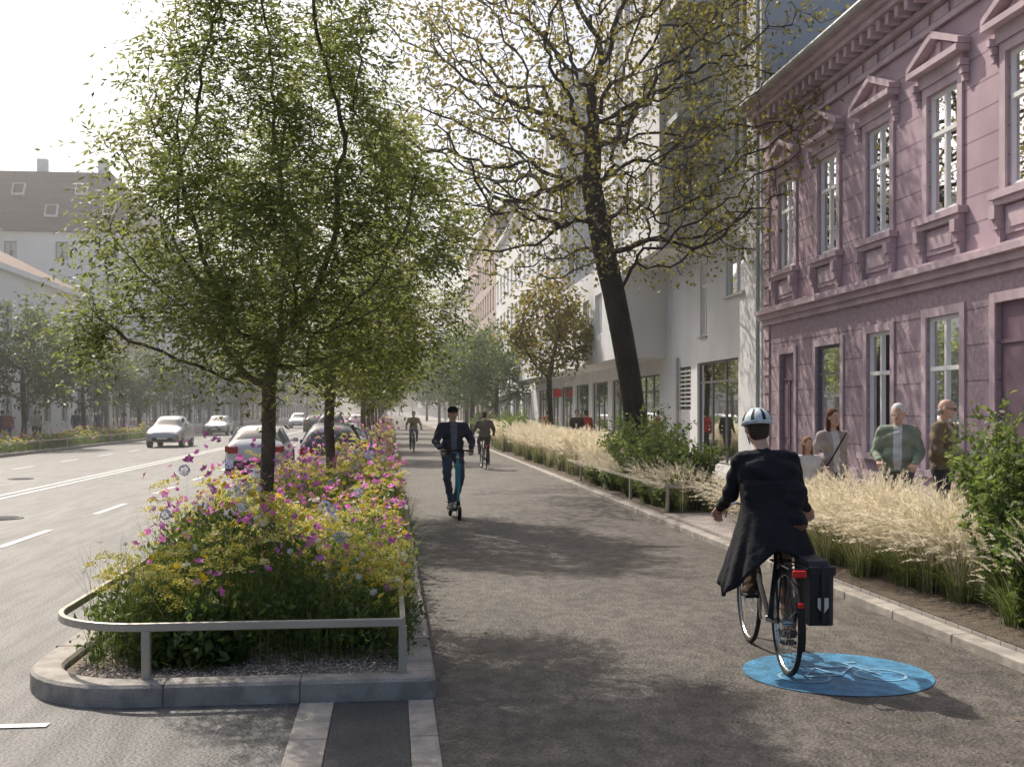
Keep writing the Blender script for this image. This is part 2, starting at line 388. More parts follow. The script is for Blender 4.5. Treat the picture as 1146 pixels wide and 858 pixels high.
sheet('asphalt_patch',-.335,.095,-2,6.76,.008,'patch')
for (x,y) in ((-6.3,19),(-9.5,30)):
    mb=MB(); mb.torus((x,y,.004),.31,.012,'z',32,6); mb.face([(x+.3*math.cos(t),y+.3*math.sin(t),.0075) for t in [2*math.pi*i/32 for i in range(32)]])
    for i in range(-3,4): mb.box(x-.22,x+.22,y+i*.07-.012,y+i*.07+.012,.008,.013)
    mb.obj('manhole_cover',[M['framed']])
# ---------------------------------------------------------------- planter
def rrect(x0,x1,y0,y1,rads,n=10):
    pts=[]
    for (cx,cy,a0,r) in ((x0,y0,180,rads[0]),(x1,y0,270,rads[1]),(x1,y1,0,rads[2]),(x0,y1,90,rads[3])):
        sx=1 if cx==x0 else -1; sy=1 if cy==y0 else -1
        ox=cx+sx*r; oy=cy+sy*r
        for i in range(n+1):
            t=math.radians(a0+90*i/n); pts.append((ox+r*math.cos(t),oy+r*math.sin(t)))
    return pts
def planter(name,x0,x1,y0,y1,rads,kw=.2,h=.13):
    e=empty(name); A=rrect(x0,x1,y0,y1,rads); B=rrect(x0+kw,x1-kw,y0+kw,y1-kw,[max(r-kw,.02) for r in rads])
    b=.018; A2=rrect(x0+b,x1-b,y0+b,y1-b,[max(r-b,.01) for r in rads]); B2=rrect(x0+kw-b,x1-kw+b,y0+kw-b,y1-kw+b,[max(r-kw+b,.02) for r in rads])
    mb=MB(); rows=[[(p[0],p[1],z) for p in P] for P,z in ((A,-.02),(A,h-b),(A2,h),(B2,h),(B,h-b),(B,-.02))]
    mb.grid(rows); mb.obj('kerb_stones',[M['kerb']],e)
    mb=MB(); mb.face([(p[0],p[1],h-.05) for p in B]); mb.obj('soil',[M['gravel']],e)
    mb=MB(); y=y0+1.2
    while y<y1-.5:
        for xa,xb in ((x0-.002,x0+kw),(x1-kw,x1+.002)): mb.box(xa,xb,y,y+.008,0,h+.002)
        y+=1.0
    x=x0+.95
    while x<x1-.3: mb.box(x,x+.008,y0-.002,y0+kw,0,h+.002); x+=.8
    mb.obj('stone_joints',[M['joint']],e); return e
planter('planter',-2.3,.27,6.8,23.5,[.75,.06,.3,.3])
planter('planter',-2.3,.27,40,62,[.6,.2,.3,.3]); planter('planter',-2.3,.27,80,140,[.6,.2,.3,.3])
planter('planter',-17.0,-14.6,36,76,[.5,.5,.5,.5])
def rail(name,pts,z,posts,base):
    e=empty(name); mb=MB(); mb.sweep([(p[0],p[1],z) for p in pts],.035,.05); mb.obj('bar',[M['rail']],e,bevel=.006)
    mb=MB()
    for p in posts: mb.box(p[0]-.025,p[0]+.025,p[1]-.025,p[1]+.025,base,z-.02)
    mb.obj('posts',[M['rail']],e,bevel=.004)
P=[(-2.13,23)]+[(-2.13,y) for y in (16,10,8)]+rrect(-2.13,.07,6.98,23,[.62,.06,.1,.1])[:11]+[(-.6,6.98),(.07,6.98),(.07,7.02),(.07,12),(.07,23)]
rail('planter_rail',P,.44,[(-1.48,6.98),(.07,6.98),(-2.13,9.5),(.07,10.5),(.07,14),(.07,18),(-2.13,13),(-2.13,17)],.1)
n=7000; C=np.stack([rng.uniform(-2.05,.05,n),rng.uniform(7.02,8.3,n),np.full(n,.088)],1)
C=C[~((C[:,0]<-1.5)&(C[:,1]<7.5)&(((C[:,0]+1.5)**2+(C[:,1]-7.5)**2)>.27))]
n=len(C); soup('gravel',leaves(C,rdir(n)*[1,1,.3],nrm(rdir(n)*.5+[0,0,1.]),rng.uniform(.012,.03,n),rng.uniform(.01,.022,n)),mat('pebbles',(.5,.43,.36),.9,var=.4,scale=60))
# ---------------------------------------------------------------- flower planting
def hfun(x,y,s=0): return .55+.2*np.sin(x*2.7+y*1.3+s)*np.sin(y*.9+s*2)+.12*np.sin(x*5+y*3.1)
def perennials(x0,x1,y0,y1,dens,far=False,pk=1.0,ye=1.0,zb=.08,hs=1.0,big=False,al=1.3):
    A=(x1-x0)*(y1-y0); f=1.8 if far else 1
    n=int(2600*dens*A); x=rng.uniform(x0,x1,n); y=rng.uniform(y0,y1,n)
    edge=np.minimum(1,np.minimum(np.minimum(x-x0,x1-x),np.minimum(y-y0,y1-y))/.3)
    H=hfun(x,y)*(.6+.4*edge)*hs; z=zb+H*rng.random(n)**.75
    C=np.stack([x,y,z],1)+rng.normal(size=(n,3))*[.05,.05,0]; D=nrm(rdir(n)+[0,0,.5])
    q=rng.random(n); V=leaves(C,D,nrm(rdir(n)+[0,0,.6]),(.035+.06*q**2)*f,(.012+.022*q)*f)
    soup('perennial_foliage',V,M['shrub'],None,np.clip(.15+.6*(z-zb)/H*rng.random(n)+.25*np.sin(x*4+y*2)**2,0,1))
    if big:
        cl=[(rng.uniform(x0+.1,x1-.1),rng.uniform(y0,y0+2.2)) for _ in range(32)]
        C=[];S_=[]
        for (cx,cy) in cl:
            k=150; R=rng.uniform(.12,.24); d=rdir(k); d[:,2]=np.abs(d[:,2]); C.append(np.array([cx,cy,zb])+d*[R,R,R*rng.uniform(1.4,2.4)]*rng.random((k,1))**.4); S_.append(np.full(k,rng.random()))
        C=np.concatenate(C);S_=np.concatenate(S_); n=len(C); soup('broad_leaf_perennials',leaves(C,nrm(rdir(n)+[0,-.2,.25]),nrm(rdir(n)*.6+[0,0,1.]),rng.uniform(.06,.11,n),rng.uniform(.035,.06,n)),M['shrub'],None,np.clip(S_*.7+rng.random(n)*.3,0,1))
    n=int(420*dens*A); b=np.stack([rng.uniform(x0,x1,n),rng.uniform(y0,y1,n),np.full(n,zb)],1); th=rng.uniform(0,6.28,n)
    o=np.stack([np.cos(th),np.sin(th),0*th],1); V,tip,td=blades(b,o,rng.uniform(.4,1.0,n)*hs*(.6+.5*hfun(b[:,0],b[:,1])),rng.uniform(.05,.6,n),.006*f,4)
    soup('perennial_stems',V,M['grassg'],None,np.tile(rng.random(n),4))
    V=[];m=[];rn=[]
    def add(v,mi,r): V.append(v); m.append(np.full(len(v),mi)); rn.append(r)
    n=int(88*ye*dens*A); cx=rng.uniform(x0,x1,n); cy=rng.uniform(y0,y1,n)
    kk=(np.sin(cx*3.1+cy*1.7)+np.sin(cy*2.3-cx*2))>-.6; cx=cx[kk];cy=cy[kk];n=len(cx)
    cz=zb+hs*hfun(cx,cy)*rng.uniform(.7,1.25,n)+.03
    K=60; R=rng.uniform(.03,.085,n); a=rng.uniform(0,6.28,(n,K)); q=np.sqrt(rng.random((n,K)))
    P_=np.stack([cx[:,None]+R[:,None]*q*np.cos(a),cy[:,None]+R[:,None]*q*np.sin(a),cz[:,None]+R[:,None]*.5*(1-q**2)+rng.normal(size=(n,K))*.008],2).reshape(-1,3)
    N_=len(P_); add(leaves(P_,nrm(rdir(N_)*[1,1,.6]),nrm(rdir(N_)*.7+[0,0,1.]),.018*f,.015*f),0,np.repeat(rng.random(n),K)*.7+rng.random(N_)*.3)
    for mi,cnt,rad,npet in ((1,28*ye,.018,6),(2,60*pk,.025,5),(4,20,.018,6)):
        n=int(cnt*dens*A); cx=rng.uniform(x0,x1,n); cy=rng.uniform(y0,y1,n)
        if mi==2:
            kk=(np.sin(cx*2.3+cy*1.1+1)+np.sin(cy*3.1+cx))>-.2; cx=cx[kk];cy=cy[kk];n=len(cx)
            cz=zb+hs*hfun(cx,cy)*rng.uniform(.7,1.6,n)+.05
        else: cz=zb+hs*hfun(cx,cy)*rng.uniform(.8,1.35,n)+.03
        C0=np.stack([cx,cy,cz],1); ax=nrm(rdir(n)*.8+[0,-.35,.7]); u=nrm(np.cross(ax,[1,.2,.1])); w=np.cross(ax,u); sz=rng.uniform(.7,1.4,n)*rad*f
        for p in range(npet):
            t=2*math.pi*p/npet; d=u*math.cos(t)+w*math.sin(t)
            add(leaves(C0,nrm(d+ax*.25),ax,sz*1.3,sz*1.0),mi,rng.random(n))
    n=max(2,int(al*dens*A)); cx=rng.uniform(x0+.2,x1-.2,n);cy=rng.uniform(y0+.8,y1,n); cz=zb+hs*hfun(cx,cy)*1.15+rng.uniform(.1,.28,n); K=200
    d=rdir(n*K); P_=np.repeat(np.stack([cx,cy,cz],1),K,0)+d*np.repeat(rng.uniform(.032,.055,n),K)[:,None]*rng.uniform(.85,1,(n*K,1))
    add(leaves(P_,nrm(d+rdir(n*K)*.8),rdir(n*K),.014*f,.009*f),3,rng.random(n*K))
    soup('flowers',np.concatenate(V),[M['yellow'],M['gold'],M['pinkf'],M['bluef'],M['whitef']],None,np.concatenate(rn),np.concatenate(m))
    sb=np.stack([cx,cy,cz*0+zb],1); o=np.tile([[1.,0,0]],(n,1)); V2,_,_=blades(sb,o,cz-zb,np.full(n,.02),.008,3)
    soup('allium_stems',V2,M['grassg'])
perennials(-2.0,.14,7.45,13.5,1.1,hs=1.08,big=True,al=1.8)
perennials(-2.0,.14,13.5,23.2,.6,hs=1.15,pk=1.6)
perennials(-2.1,.1,40.3,62,.25,far=True,hs=1.15)
perennials(-2.1,.1,80,130,.07,far=True,hs=1.2)
perennials(-16.8,-14.8,36.3,75.7,.16,far=True,hs=.9,pk=.6)
# ---------------------------------------------------------------- grasses
def tufts(name,centers,H,nb,np_,plume=True,lean=(.15,.75),w=.007,rad=.12,hair=.03,pl=.22,K=16):
    centers=np.array(centers,float); n=len(centers)
    c=np.repeat(centers,nb,0); N_=len(c); th=rng.uniform(0,6.28,N_); q=rng.random(N_)
    o=np.stack([np.cos(th),np.sin(th),0*th],1); b=c+o*(q*rad)[:,None]
    V,_,_=blades(b,o,rng.uniform(.45,.85,N_)*H,rng.uniform(lean[0],lean[1]+.25,N_),w,4)
    e=empty(name); soup('leaf_blades',V,M['grassg'],e,np.tile(rng.random(N_)*.8,4))
    if plume:
        c=np.repeat(centers,np_,0); N_=len(c); th=rng.uniform(0,6.28,N_)*1.0; o=np.stack([np.cos(th),np.sin(th),0*th],1)
        b=c+o*(rng.random(N_)*rad)[:,None]; wind=np.array([-.25,-.1,0]); o2=nrm(o+wind)
        hv=np.repeat(rng.uniform(.82,1.18,n),np_)
        V,tip,td=blades(b,o2,rng.uniform(.72,1.12,N_)*H*hv,rng.uniform(lean[0],lean[1]*.8,N_),w*.5,5)
        td=nrm(td+np.array([-.1,0,-.15])); r0=rng.random(N_)
        soup('stalks',V,M['plume'],e,np.tile(r0*.4,5))
        t=rng.random((N_,K)); P_=(tip[:,None,:]-td[:,None,:]*(pl*.35)+td[:,None,:]*(t*pl)[:,:,None]).reshape(-1,3)
        P_[:,2]-=(t**2*.05).ravel()
        D=nrm(np.repeat(td,K,0)+rdir(N_*K)*.55); hl=(hair*(1.2-.5*t)).ravel()
        soup('plumes',leaves(P_,D,rdir(N_*K),hl,hl*.13),M['plume'],e,np.clip(np.repeat(r0,K)*.6+rng.random(N_*K)*.4,0,1))
    return e
cs=[(rng.uniform(4.5,5.3),y+rng.uniform(-.15,.15),.1) for y in np.arange(9.3,13.8,.33) for _ in range(2)]
tufts('feather_grass',cs,.84,170,110,K=30,hair=.05,pl=.30,lean=(.15,.9))
cs=[(rng.uniform(4.5,5.2),y,.1) for y in np.arange(5.6,9.0,.5)]
tufts('fountain_grass',cs,.75,200,38,K=40,hair=.03,pl=.17,w=.008)
cs=[(rng.uniform(4.55,5.9),y,.1) for y in np.arange(27,54,.45) for _ in range(2)]
tufts('feather_grass',cs,.95,60,70,K=14,hair=.11,pl=.34,w=.018,lean=(.1,.5))
cs=[(rng.uniform(4.55,5.4),y,.1) for y in np.arange(17.8,27,.4) for _ in range(2)]
tufts('ornamental_grass',cs,.70,120,45,K=14,hair=.06,pl=.25,w=.012)
cs=[(rng.uniform(-1.9,0),rng.uniform(7.5,9.5),.08) for _ in range(12)]
tufts('ornamental_grass',cs,.42,150,0,plume=False,w=.006)
slab('planting_bed',4.36,5.4,4,13.9,.112,'soil'); slab('planting_bed',4.36,5.55,17.7,53,.112,'soil')
sheet('paving_crossing',4.36,6.0,13.92,17.68,.106,'pave2')
def shrub(name,c,R,H,ns,nl,ll,lw,matl='shrub',seed=1):
    r=np.random.default_rng(seed); e=empty(name,c)
    th=r.uniform(0,6.28,ns); q=r.random(ns)**.6; o=np.stack([np.cos(th),np.sin(th),0*th],1)
    b=o*(q*R*.3)[:,None]; L=H*r.uniform(.65,1.1,ns)*(1-.15*q); lean=q*R/H*.9
    V,tip,td=blades(b,o,L,lean,.012,5); soup('stems',V,M['bark'],e)
    t=r.uniform(.12,1,(ns,nl)); 
    Pp=(b[:,None,:]+o[:,None,:]*(lean*L)[:,None,None]*(t**1.8)[:,:,None]).reshape(-1,3)
    Pp[:,2]+=(L[:,None]*(t-.45*lean[:,None]*t**2.4)).ravel(); N_=len(Pp); Pp+=r.normal(size=(N_,3))*.035*R
    D=nrm(rdir(N_,r)+np.repeat(o,nl,0)*.5+[0,0,.1]); s=r.uniform(.6,1.3,N_)
    rn=np.clip(np.repeat(r.random(ns),nl)*.5+r.random(N_)*.3+t.ravel()*.25,0,1)
    soup('leaves',leaves(Pp,D,nrm(rdir(N_,r)+[0,0,.9]),ll*s,lw*s),M[matl],e,rn); return e
for i,(x,y,R,H) in enumerate([(4.95,8.55,.42,1.45),(5.35,9.2,.55,1.85),(4.85,7.9,.4,1.1),(5.5,8.4,.6,1.9),(5.75,10.2,.5,1.7),(5.2,8.9,.45,1.75)]):
    shrub('shrub',(x,y,.1),R,H,48,55,.075,.035,seed=20+i)
for i,(x,y,R,H) in enumerate([(5.0,20.3,.75,1.45),(4.9,22,.9,1.7),(5.3,19.2,.6,1.3),(5.6,24,1.0,1.9),(5.5,26.2,.7,1.3),(4.9,18.4,.4,.7)]):
    shrub('shrub',(x,y,.1),R,H,60,60,.09,.045,seed=40+i)
for i in range(9): shrub('low_box_shrub',(4.6+.22*(i%2),18.0+i*.8,.1),.32,.5,50,40,.06,.035,seed=60+i)
for i,(x,y) in enumerate([(5.2,44),(5.6,54),(5.9,58),(5.4,63),(5.8,70)]): shrub('shrub',(x,y,.1),1.1,1.8,60,50,.13,.06,seed=80+i)
rail('bed_rail',[(5.5,24),(5.5,17.85),(5.44,17.78),(4.5,17.78),(4.44,17.85),(4.44,24),(4.44,28)],.52,[(5.47,17.82),(4.47,17.82),(4.44,20.5),(4.44,23),(4.44,26)],.1)
rail('bed_rail',[(-14.75,36.5),(-14.75,56),(-14.75,75)],.5,[(-14.75,37+4*i) for i in range(10)],.1)
# ---------------------------------------------------------------- trees placement
tr=[(0,0,0),(.01,0,.5),(-.02,.02,1.0),(0,0,1.5),(.0,0,1.9)]
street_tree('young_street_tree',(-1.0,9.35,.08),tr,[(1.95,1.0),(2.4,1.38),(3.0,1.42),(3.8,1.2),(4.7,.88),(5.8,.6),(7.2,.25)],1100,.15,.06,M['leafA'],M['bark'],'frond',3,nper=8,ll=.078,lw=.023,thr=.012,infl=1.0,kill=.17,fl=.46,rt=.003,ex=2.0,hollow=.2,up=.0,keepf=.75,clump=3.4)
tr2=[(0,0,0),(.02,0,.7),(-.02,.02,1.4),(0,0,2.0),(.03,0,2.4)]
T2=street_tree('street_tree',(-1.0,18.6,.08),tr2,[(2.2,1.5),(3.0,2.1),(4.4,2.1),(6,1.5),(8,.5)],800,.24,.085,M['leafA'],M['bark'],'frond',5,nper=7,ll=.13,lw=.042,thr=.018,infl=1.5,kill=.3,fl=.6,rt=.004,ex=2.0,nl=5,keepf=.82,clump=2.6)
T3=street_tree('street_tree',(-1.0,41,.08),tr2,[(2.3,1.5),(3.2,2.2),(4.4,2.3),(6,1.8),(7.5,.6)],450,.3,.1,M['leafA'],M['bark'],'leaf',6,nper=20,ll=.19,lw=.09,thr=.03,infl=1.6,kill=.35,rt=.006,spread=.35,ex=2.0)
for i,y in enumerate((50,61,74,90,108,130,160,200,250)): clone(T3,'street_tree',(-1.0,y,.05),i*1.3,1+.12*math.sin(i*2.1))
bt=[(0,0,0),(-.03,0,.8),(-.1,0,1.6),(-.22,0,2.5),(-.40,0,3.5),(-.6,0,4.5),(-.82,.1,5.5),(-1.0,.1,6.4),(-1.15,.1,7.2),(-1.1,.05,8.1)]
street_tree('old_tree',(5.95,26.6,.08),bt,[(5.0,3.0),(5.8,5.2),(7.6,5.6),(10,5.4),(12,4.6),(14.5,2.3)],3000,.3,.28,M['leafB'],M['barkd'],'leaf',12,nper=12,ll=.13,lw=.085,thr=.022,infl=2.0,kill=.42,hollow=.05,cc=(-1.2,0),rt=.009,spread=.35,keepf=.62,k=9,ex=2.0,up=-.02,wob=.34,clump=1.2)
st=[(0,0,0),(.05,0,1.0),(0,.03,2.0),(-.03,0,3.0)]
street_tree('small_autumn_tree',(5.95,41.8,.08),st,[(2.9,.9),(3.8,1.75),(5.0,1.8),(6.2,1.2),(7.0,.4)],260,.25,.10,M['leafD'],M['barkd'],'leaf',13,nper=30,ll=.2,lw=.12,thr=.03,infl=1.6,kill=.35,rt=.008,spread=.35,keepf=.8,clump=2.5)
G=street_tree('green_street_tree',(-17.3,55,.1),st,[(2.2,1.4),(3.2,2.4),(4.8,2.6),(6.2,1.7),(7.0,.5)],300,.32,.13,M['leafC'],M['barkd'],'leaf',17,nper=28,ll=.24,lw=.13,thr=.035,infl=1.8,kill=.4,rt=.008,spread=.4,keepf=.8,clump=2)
for i,(x,y,s) in enumerate([(-17.5,66,.95),(-17.2,79,.9),(-17.5,100,.95),(-17,130,1.0),(-17,170,1.2),(6.2,66,1.0),(5.4,75,1.1),(6.0,90,1.2),(5.8,110,1.2),(6,140,1.3),(6,190,1.4),(-17,230,1.3),(3,420,1.6),(-5,430,1.7),(-12,440,1.7),(8,430,1.7),(0,460,2.0)]):
    clone(G,'green_street_tree',(x,y,.05),i*1.7,s)
# ---------------------------------------------------------------- buildings
class Fac:
    def __init__(s,O,U,N): s.O=Vector(O);s.U=Vector(U);s.N=Vector(N)
    def p(s,u,z,n=0): return s.O+s.U*u+Z*z+s.N*n
    def box(s,mb,u0,u1,z0,z1,n0,n1,m=0):
        mb.hexa([s.p(u0,z0,n0),s.p(u1,z0,n0),s.p(u1,z0,n1),s.p(u0,z0,n1),s.p(u0,z1,n0),s.p(u1,z1,n0),s.p(u1,z1,n1),s.p(u0,z1,n1)],m)
    def wall(s,mb,W,z0,z1,ops,dep=.16,m=0,mfun=None):
        us=sorted(set([0,W]+[o[0] for o in ops]+[o[1] for o in ops])); zs=sorted(set([z0,z1]+[o[2] for o in ops]+[o[3] for o in ops]+([4.05] if mfun and z0<4.05<z1 else [])))
        for i in range(len(us)-1):
            for j in range(len(zs)-1):
                u=(us[i]+us[i+1])/2; z=(zs[j]+zs[j+1])/2
                if any(o[0]<u<o[1] and o[2]<z<o[3] for o in ops): continue
                mb.face([s.p(us[i],zs[j]),s.p(us[i+1],zs[j]),s.p(us[i+1],zs[j+1]),s.p(us[i],zs[j+1])],mfun(z) if mfun else m)
        for o in ops:
            a,b,c,d=o[:4]; mm=mfun((c+d)/2) if mfun else m
            for q in (((a,c),(a,d)),((b,c),(b,d)),((a,c),(b,c)),((a,d),(b,d))):
                mb.face([s.p(q[0][0],q[0][1]),s.p(q[1][0],q[1][1]),s.p(q[1][0],q[1][1],-dep),s.p(q[0][0],q[0][1],-dep)],mm)
    def window(s,mw,o,dep=.16,style='w',rnd=.5):
        a,b,c,d=o[:4]; t=.06; F=4 if style in('shop','dark') else 0
        n0,n1=-dep-.03,-dep+.03
        if style=='door':
            s.box(mw,a,b,c,d,-dep-.02,-dep,5); 
            w=(b-a)
            for k in range(2):
                for zz in ((c+.2,c+.9),(c+1.05,d-.7)): s.box(mw,a+.1+k*w/2,a+w/2-.1+k*w/2,zz[0],zz[1],-dep,-dep+.02,5)
            s.box(mw,a,b,d-.6,d-.54,-dep,-dep+.03,5); s.box(mw,(a+b)/2-.03,(a+b)/2+.03,c,d-.61,-dep,-dep+.03,5)
            return
        s.box(mw,a,a+t,c,d,n0,n1,F); s.box(mw,b-t,b,c,d,n0,n1,F); s.box(mw,a+t,b-t,c,c+t,n0,n1,F); s.box(mw,a+t,b-t,d-t,d,n0,n1,F)
        w=b-a; h=d-c
        if style=='shop':
            k=max(1,round(w/1.2))
            for i in range(1,k): s.box(mw,a+w*i/k-.03,a+w*i/k+.03,c+t,d-t,n0,n1,F)
            s.box(mw,a+t,b-t,d-.6,d-.55,n0+.004,n1-.004,F)
        else:
            s.box(mw,(a+b)/2-.035,(a+b)/2+.035,c+t,d-t,n0+.004,n1+.01,F)
            zt=c+h*.66
            if h>1.6: s.box(mw,a+t,b-t,zt-.035,zt+.035,n0+.008,n1+.02,F)
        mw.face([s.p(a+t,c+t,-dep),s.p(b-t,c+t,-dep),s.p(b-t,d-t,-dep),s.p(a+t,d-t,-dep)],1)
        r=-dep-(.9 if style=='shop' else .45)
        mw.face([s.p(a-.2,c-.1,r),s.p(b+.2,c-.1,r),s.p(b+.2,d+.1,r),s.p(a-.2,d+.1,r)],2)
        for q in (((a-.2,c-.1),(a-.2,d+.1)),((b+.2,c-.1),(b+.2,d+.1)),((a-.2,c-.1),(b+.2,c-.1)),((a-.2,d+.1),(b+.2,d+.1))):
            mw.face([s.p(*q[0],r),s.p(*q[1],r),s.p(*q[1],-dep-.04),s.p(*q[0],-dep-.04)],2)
        if style!='shop':
            cw=w*(.18+.25*rnd)
            for (x0,x1) in ((a+.02,a+cw),(b-cw*.9,b-.02)):
                k=6
                for i in range(k):
                    u0=x0+(x1-x0)*i/k; u1=x0+(x1-x0)*(i+1)/k; e0=-dep-.12-.03*(i%2); e1=-dep-.12-.03*((i+1)%2)
                    mw.face([s.p(u0,c,e0),s.p(u1,c,e1),s.p(u1,d,e1),s.p(u0,d,e0)],3)
            if rnd>.55: mw.face([s.p(a,c+h*(1.1-rnd*.7),-dep-.08),s.p(b,c+h*(1.1-rnd*.7),-dep-.08),s.p(b,d,-dep-.08),s.p(a,d,-dep-.08)],3)
WM=['frame','glass','room','curtain','framed','purple']; WM=[M[k] for k in WM]
def building(name,xf,nx,y0,y1,H,wm,rm,fh=3.1,ww=1.15,wh=1.6,sp=2.7,gh=3.8,depth=12,rh=3,shop=True,endwin=False,trim=True,hip=0,balc=0):
    e=empty(name); F=Fac((xf,y0,0),(0,1,0),(nx,0,0)); W=y1-y0; walls=MB(); win=MB(); tr=MB()
    n=max(1,int(W//sp)); off=(W-n*sp)/2+sp/2; ops=[]; z=gh+.9
    while z+wh<H-.4:
        for i in range(n): ops.append((off+i*sp-ww/2,off+i*sp+ww/2,z,z+wh,'w'))
        z+=fh
    if shop:
        k=max(1,int(W//5)); 
        for i in range(k): ops.append((W*i/k+.5,W*(i+1)/k-.5,.5,gh-.8,'shop'))
    else:
        for i in range(n): ops.append((off+i*sp-ww/2,off+i*sp+ww/2,1.1,1.1+wh,'w'))
    F.wall(walls,W,0,H,ops)
    for o in ops:
        F.window(win,o,style=o[4],rnd=random.random())
        if trim and o[4]=='w':
            F.box(tr,o[0]-.1,o[1]+.1,o[2]-.1,o[2]-.003,.003,.10); F.box(tr,o[0]-.12,o[1]+.12,o[3]+.05,o[3]+.17,.003,.09)
    F.box(tr,0,W,gh-.1,gh+.12,.003,.12); F.box(tr,-.02,W+.02,H-.3,H,.003,.35)
    E=Fac((xf,y0,0),(-nx,0,0),(0,-1,0)); eops=[]
    if endwin:
        z=gh+.9
        while z+wh<H-.4:
            for q in range(2,int(depth)-1,4): eops.append((q,q+1.0,z,z+wh*.9,'w'))
            z+=fh
    E.wall(walls,depth,0,H,eops)
    for o in eops: E.window(win,o,style='dark',rnd=random.random())
    xb=xf-nx*depth
    walls.face([(xb,y0,0),(xb,y1,0),(xb,y1,H),(xb,y0,H)]); walls.face([(xf,y1,0),(xb,y1,0),(xb,y1,H),(xf,y1,H)])
    rf=MB(); xm=(xf+xb)/2; ov=nx*.35
    if hip:
        a=[(xf+ov,y0-.3,H),(xf+ov,y1,H),(xb,y1,H),(xb,y0-.3,H)]; b=[(xf-nx*hip,y0+hip,H+rh),(xf-nx*hip,y1,H+rh),(xb+nx*hip,y1,H+rh),(xb+nx*hip,y0+hip,H+rh)]
        for i in range(4): rf.face([a[i],a[(i+1)%4],b[(i+1)%4],b[i]])
        rf.face(b)
        for q,zz in ((2.5,.3),(5,.62),(7,.25),(10,.6),(12.5,.3),(15,.6)):
            yb=y0-.3+(hip+.3)*zz; zb=H+rh*zz; win.hexa([(xf-nx*q,yb-.25,zb),(xf-nx*(q+1),yb-.25,zb),(xf-nx*(q+1),yb-.05,zb-.1),(xf-nx*q,yb-.05,zb-.1),(xf-nx*q,yb+.25,zb+1.0),(xf-nx*(q+1),yb+.25,zb+1.0),(xf-nx*(q+1),yb+.45,zb+.9),(xf-nx*q,yb+.45,zb+.9)],0)
            win.face([(xf-nx*(q+.1),yb-.25,zb+.1),(xf-nx*(q+.9),yb-.25,zb+.1),(xf-nx*(q+.9),yb+.15,zb+.93),(xf-nx*(q+.1),yb+.15,zb+.93)],2)
        for q in (4,9): tr.box(min(xf-nx*q,xf-nx*(q+.8)),max(xf-nx*q,xf-nx*(q+.8)),y0+hip+1,y0+hip+1.6,H+rh-.5,H+rh+1.3)
    else:
        rf.face([(xf+ov,y0,H+.003),(xf+ov,y1,H+.003),(xm,y1,H+rh),(xm,y0,H+rh)]); rf.face([(xb,y0,H+.003),(xb,y1,H+.003),(xm,y1,H+rh),(xm,y0,H+rh)])
        walls.face([(xf,y0,H),(xb,y0,H),(xm,y0,H+rh)]); walls.face([(xf,y1,H),(xb,y1,H),(xm,y1,H+rh)])
        for q in (.3,.7): 
            yy=y0+(y1-y0)*q; tr.box(xm-.4,xm+.4,yy,yy+.7,H+rh-1,H+rh+1.1)
    if balc:
        for z in np.arange(gh+.6,H-2,fh):
            F.box(tr,W*.3,W*.3+4,z,z+.18,.003,1.1)
    walls.obj('walls',[wm],e); win.obj('windows',WM,e); tr.obj('trim',[wm],e); rf.obj('roof',[rm],e); return e
building('low_white_building',-20,1,18,77,9.3,M['whitew'],M['rooft'],gh=4.4,wh=2.1,ww=1.3,sp=3.4,rh=3.2,shop=False)
b=building('white_apartment_building',-20,1,93.7,122,16.2,M['whitew'],M['roof'],gh=3.8,sp=3,depth=22,rh=5.6,endwin=True,hip=3.5)
mb=MB()
for z in (13.2,16.2):
    mb.box(-41,-31,91.8,93.69,z,z+.2); 
    for i in range(34): mb.box(-41+i*.3,-40.97+i*.3,91.85,91.88,z+.2,z+1.2)
    mb.box(-41,-31,91.82,91.9,z+1.2,z+1.25)
mb.obj('balconies',[M['metal']],b)
building('apartment_building',-20,1,122.3,150,15,M['grey2'],M['roof'],balc=1); building('apartment_building',-20,1,150.3,190,18,M['cream'],M['roof'])
building('apartment_building',-20,1,190.3,250,16,M['whitew'],M['roof']); building('apartment_building',-20,1,250.3,380,17,M['grey'],M['roof'])
building('low_white_building',-20,1,77.3,93.4,7.2,M['cream'],M['roof'],shop=True,rh=1.5)
building('apartment_building',8.9,-1,70.3,95,15.5,M['whitew'],M['roof']); building('apartment_building',8.9,-1,95.3,130,19,M['brick'],M['rooft'])
building('apartment_building',8.9,-1,130.3,180,17,M['cream'],M['roof']); building('apartment_building',8.9,-1,180.3,380,19,M['grey'],M['roof'])
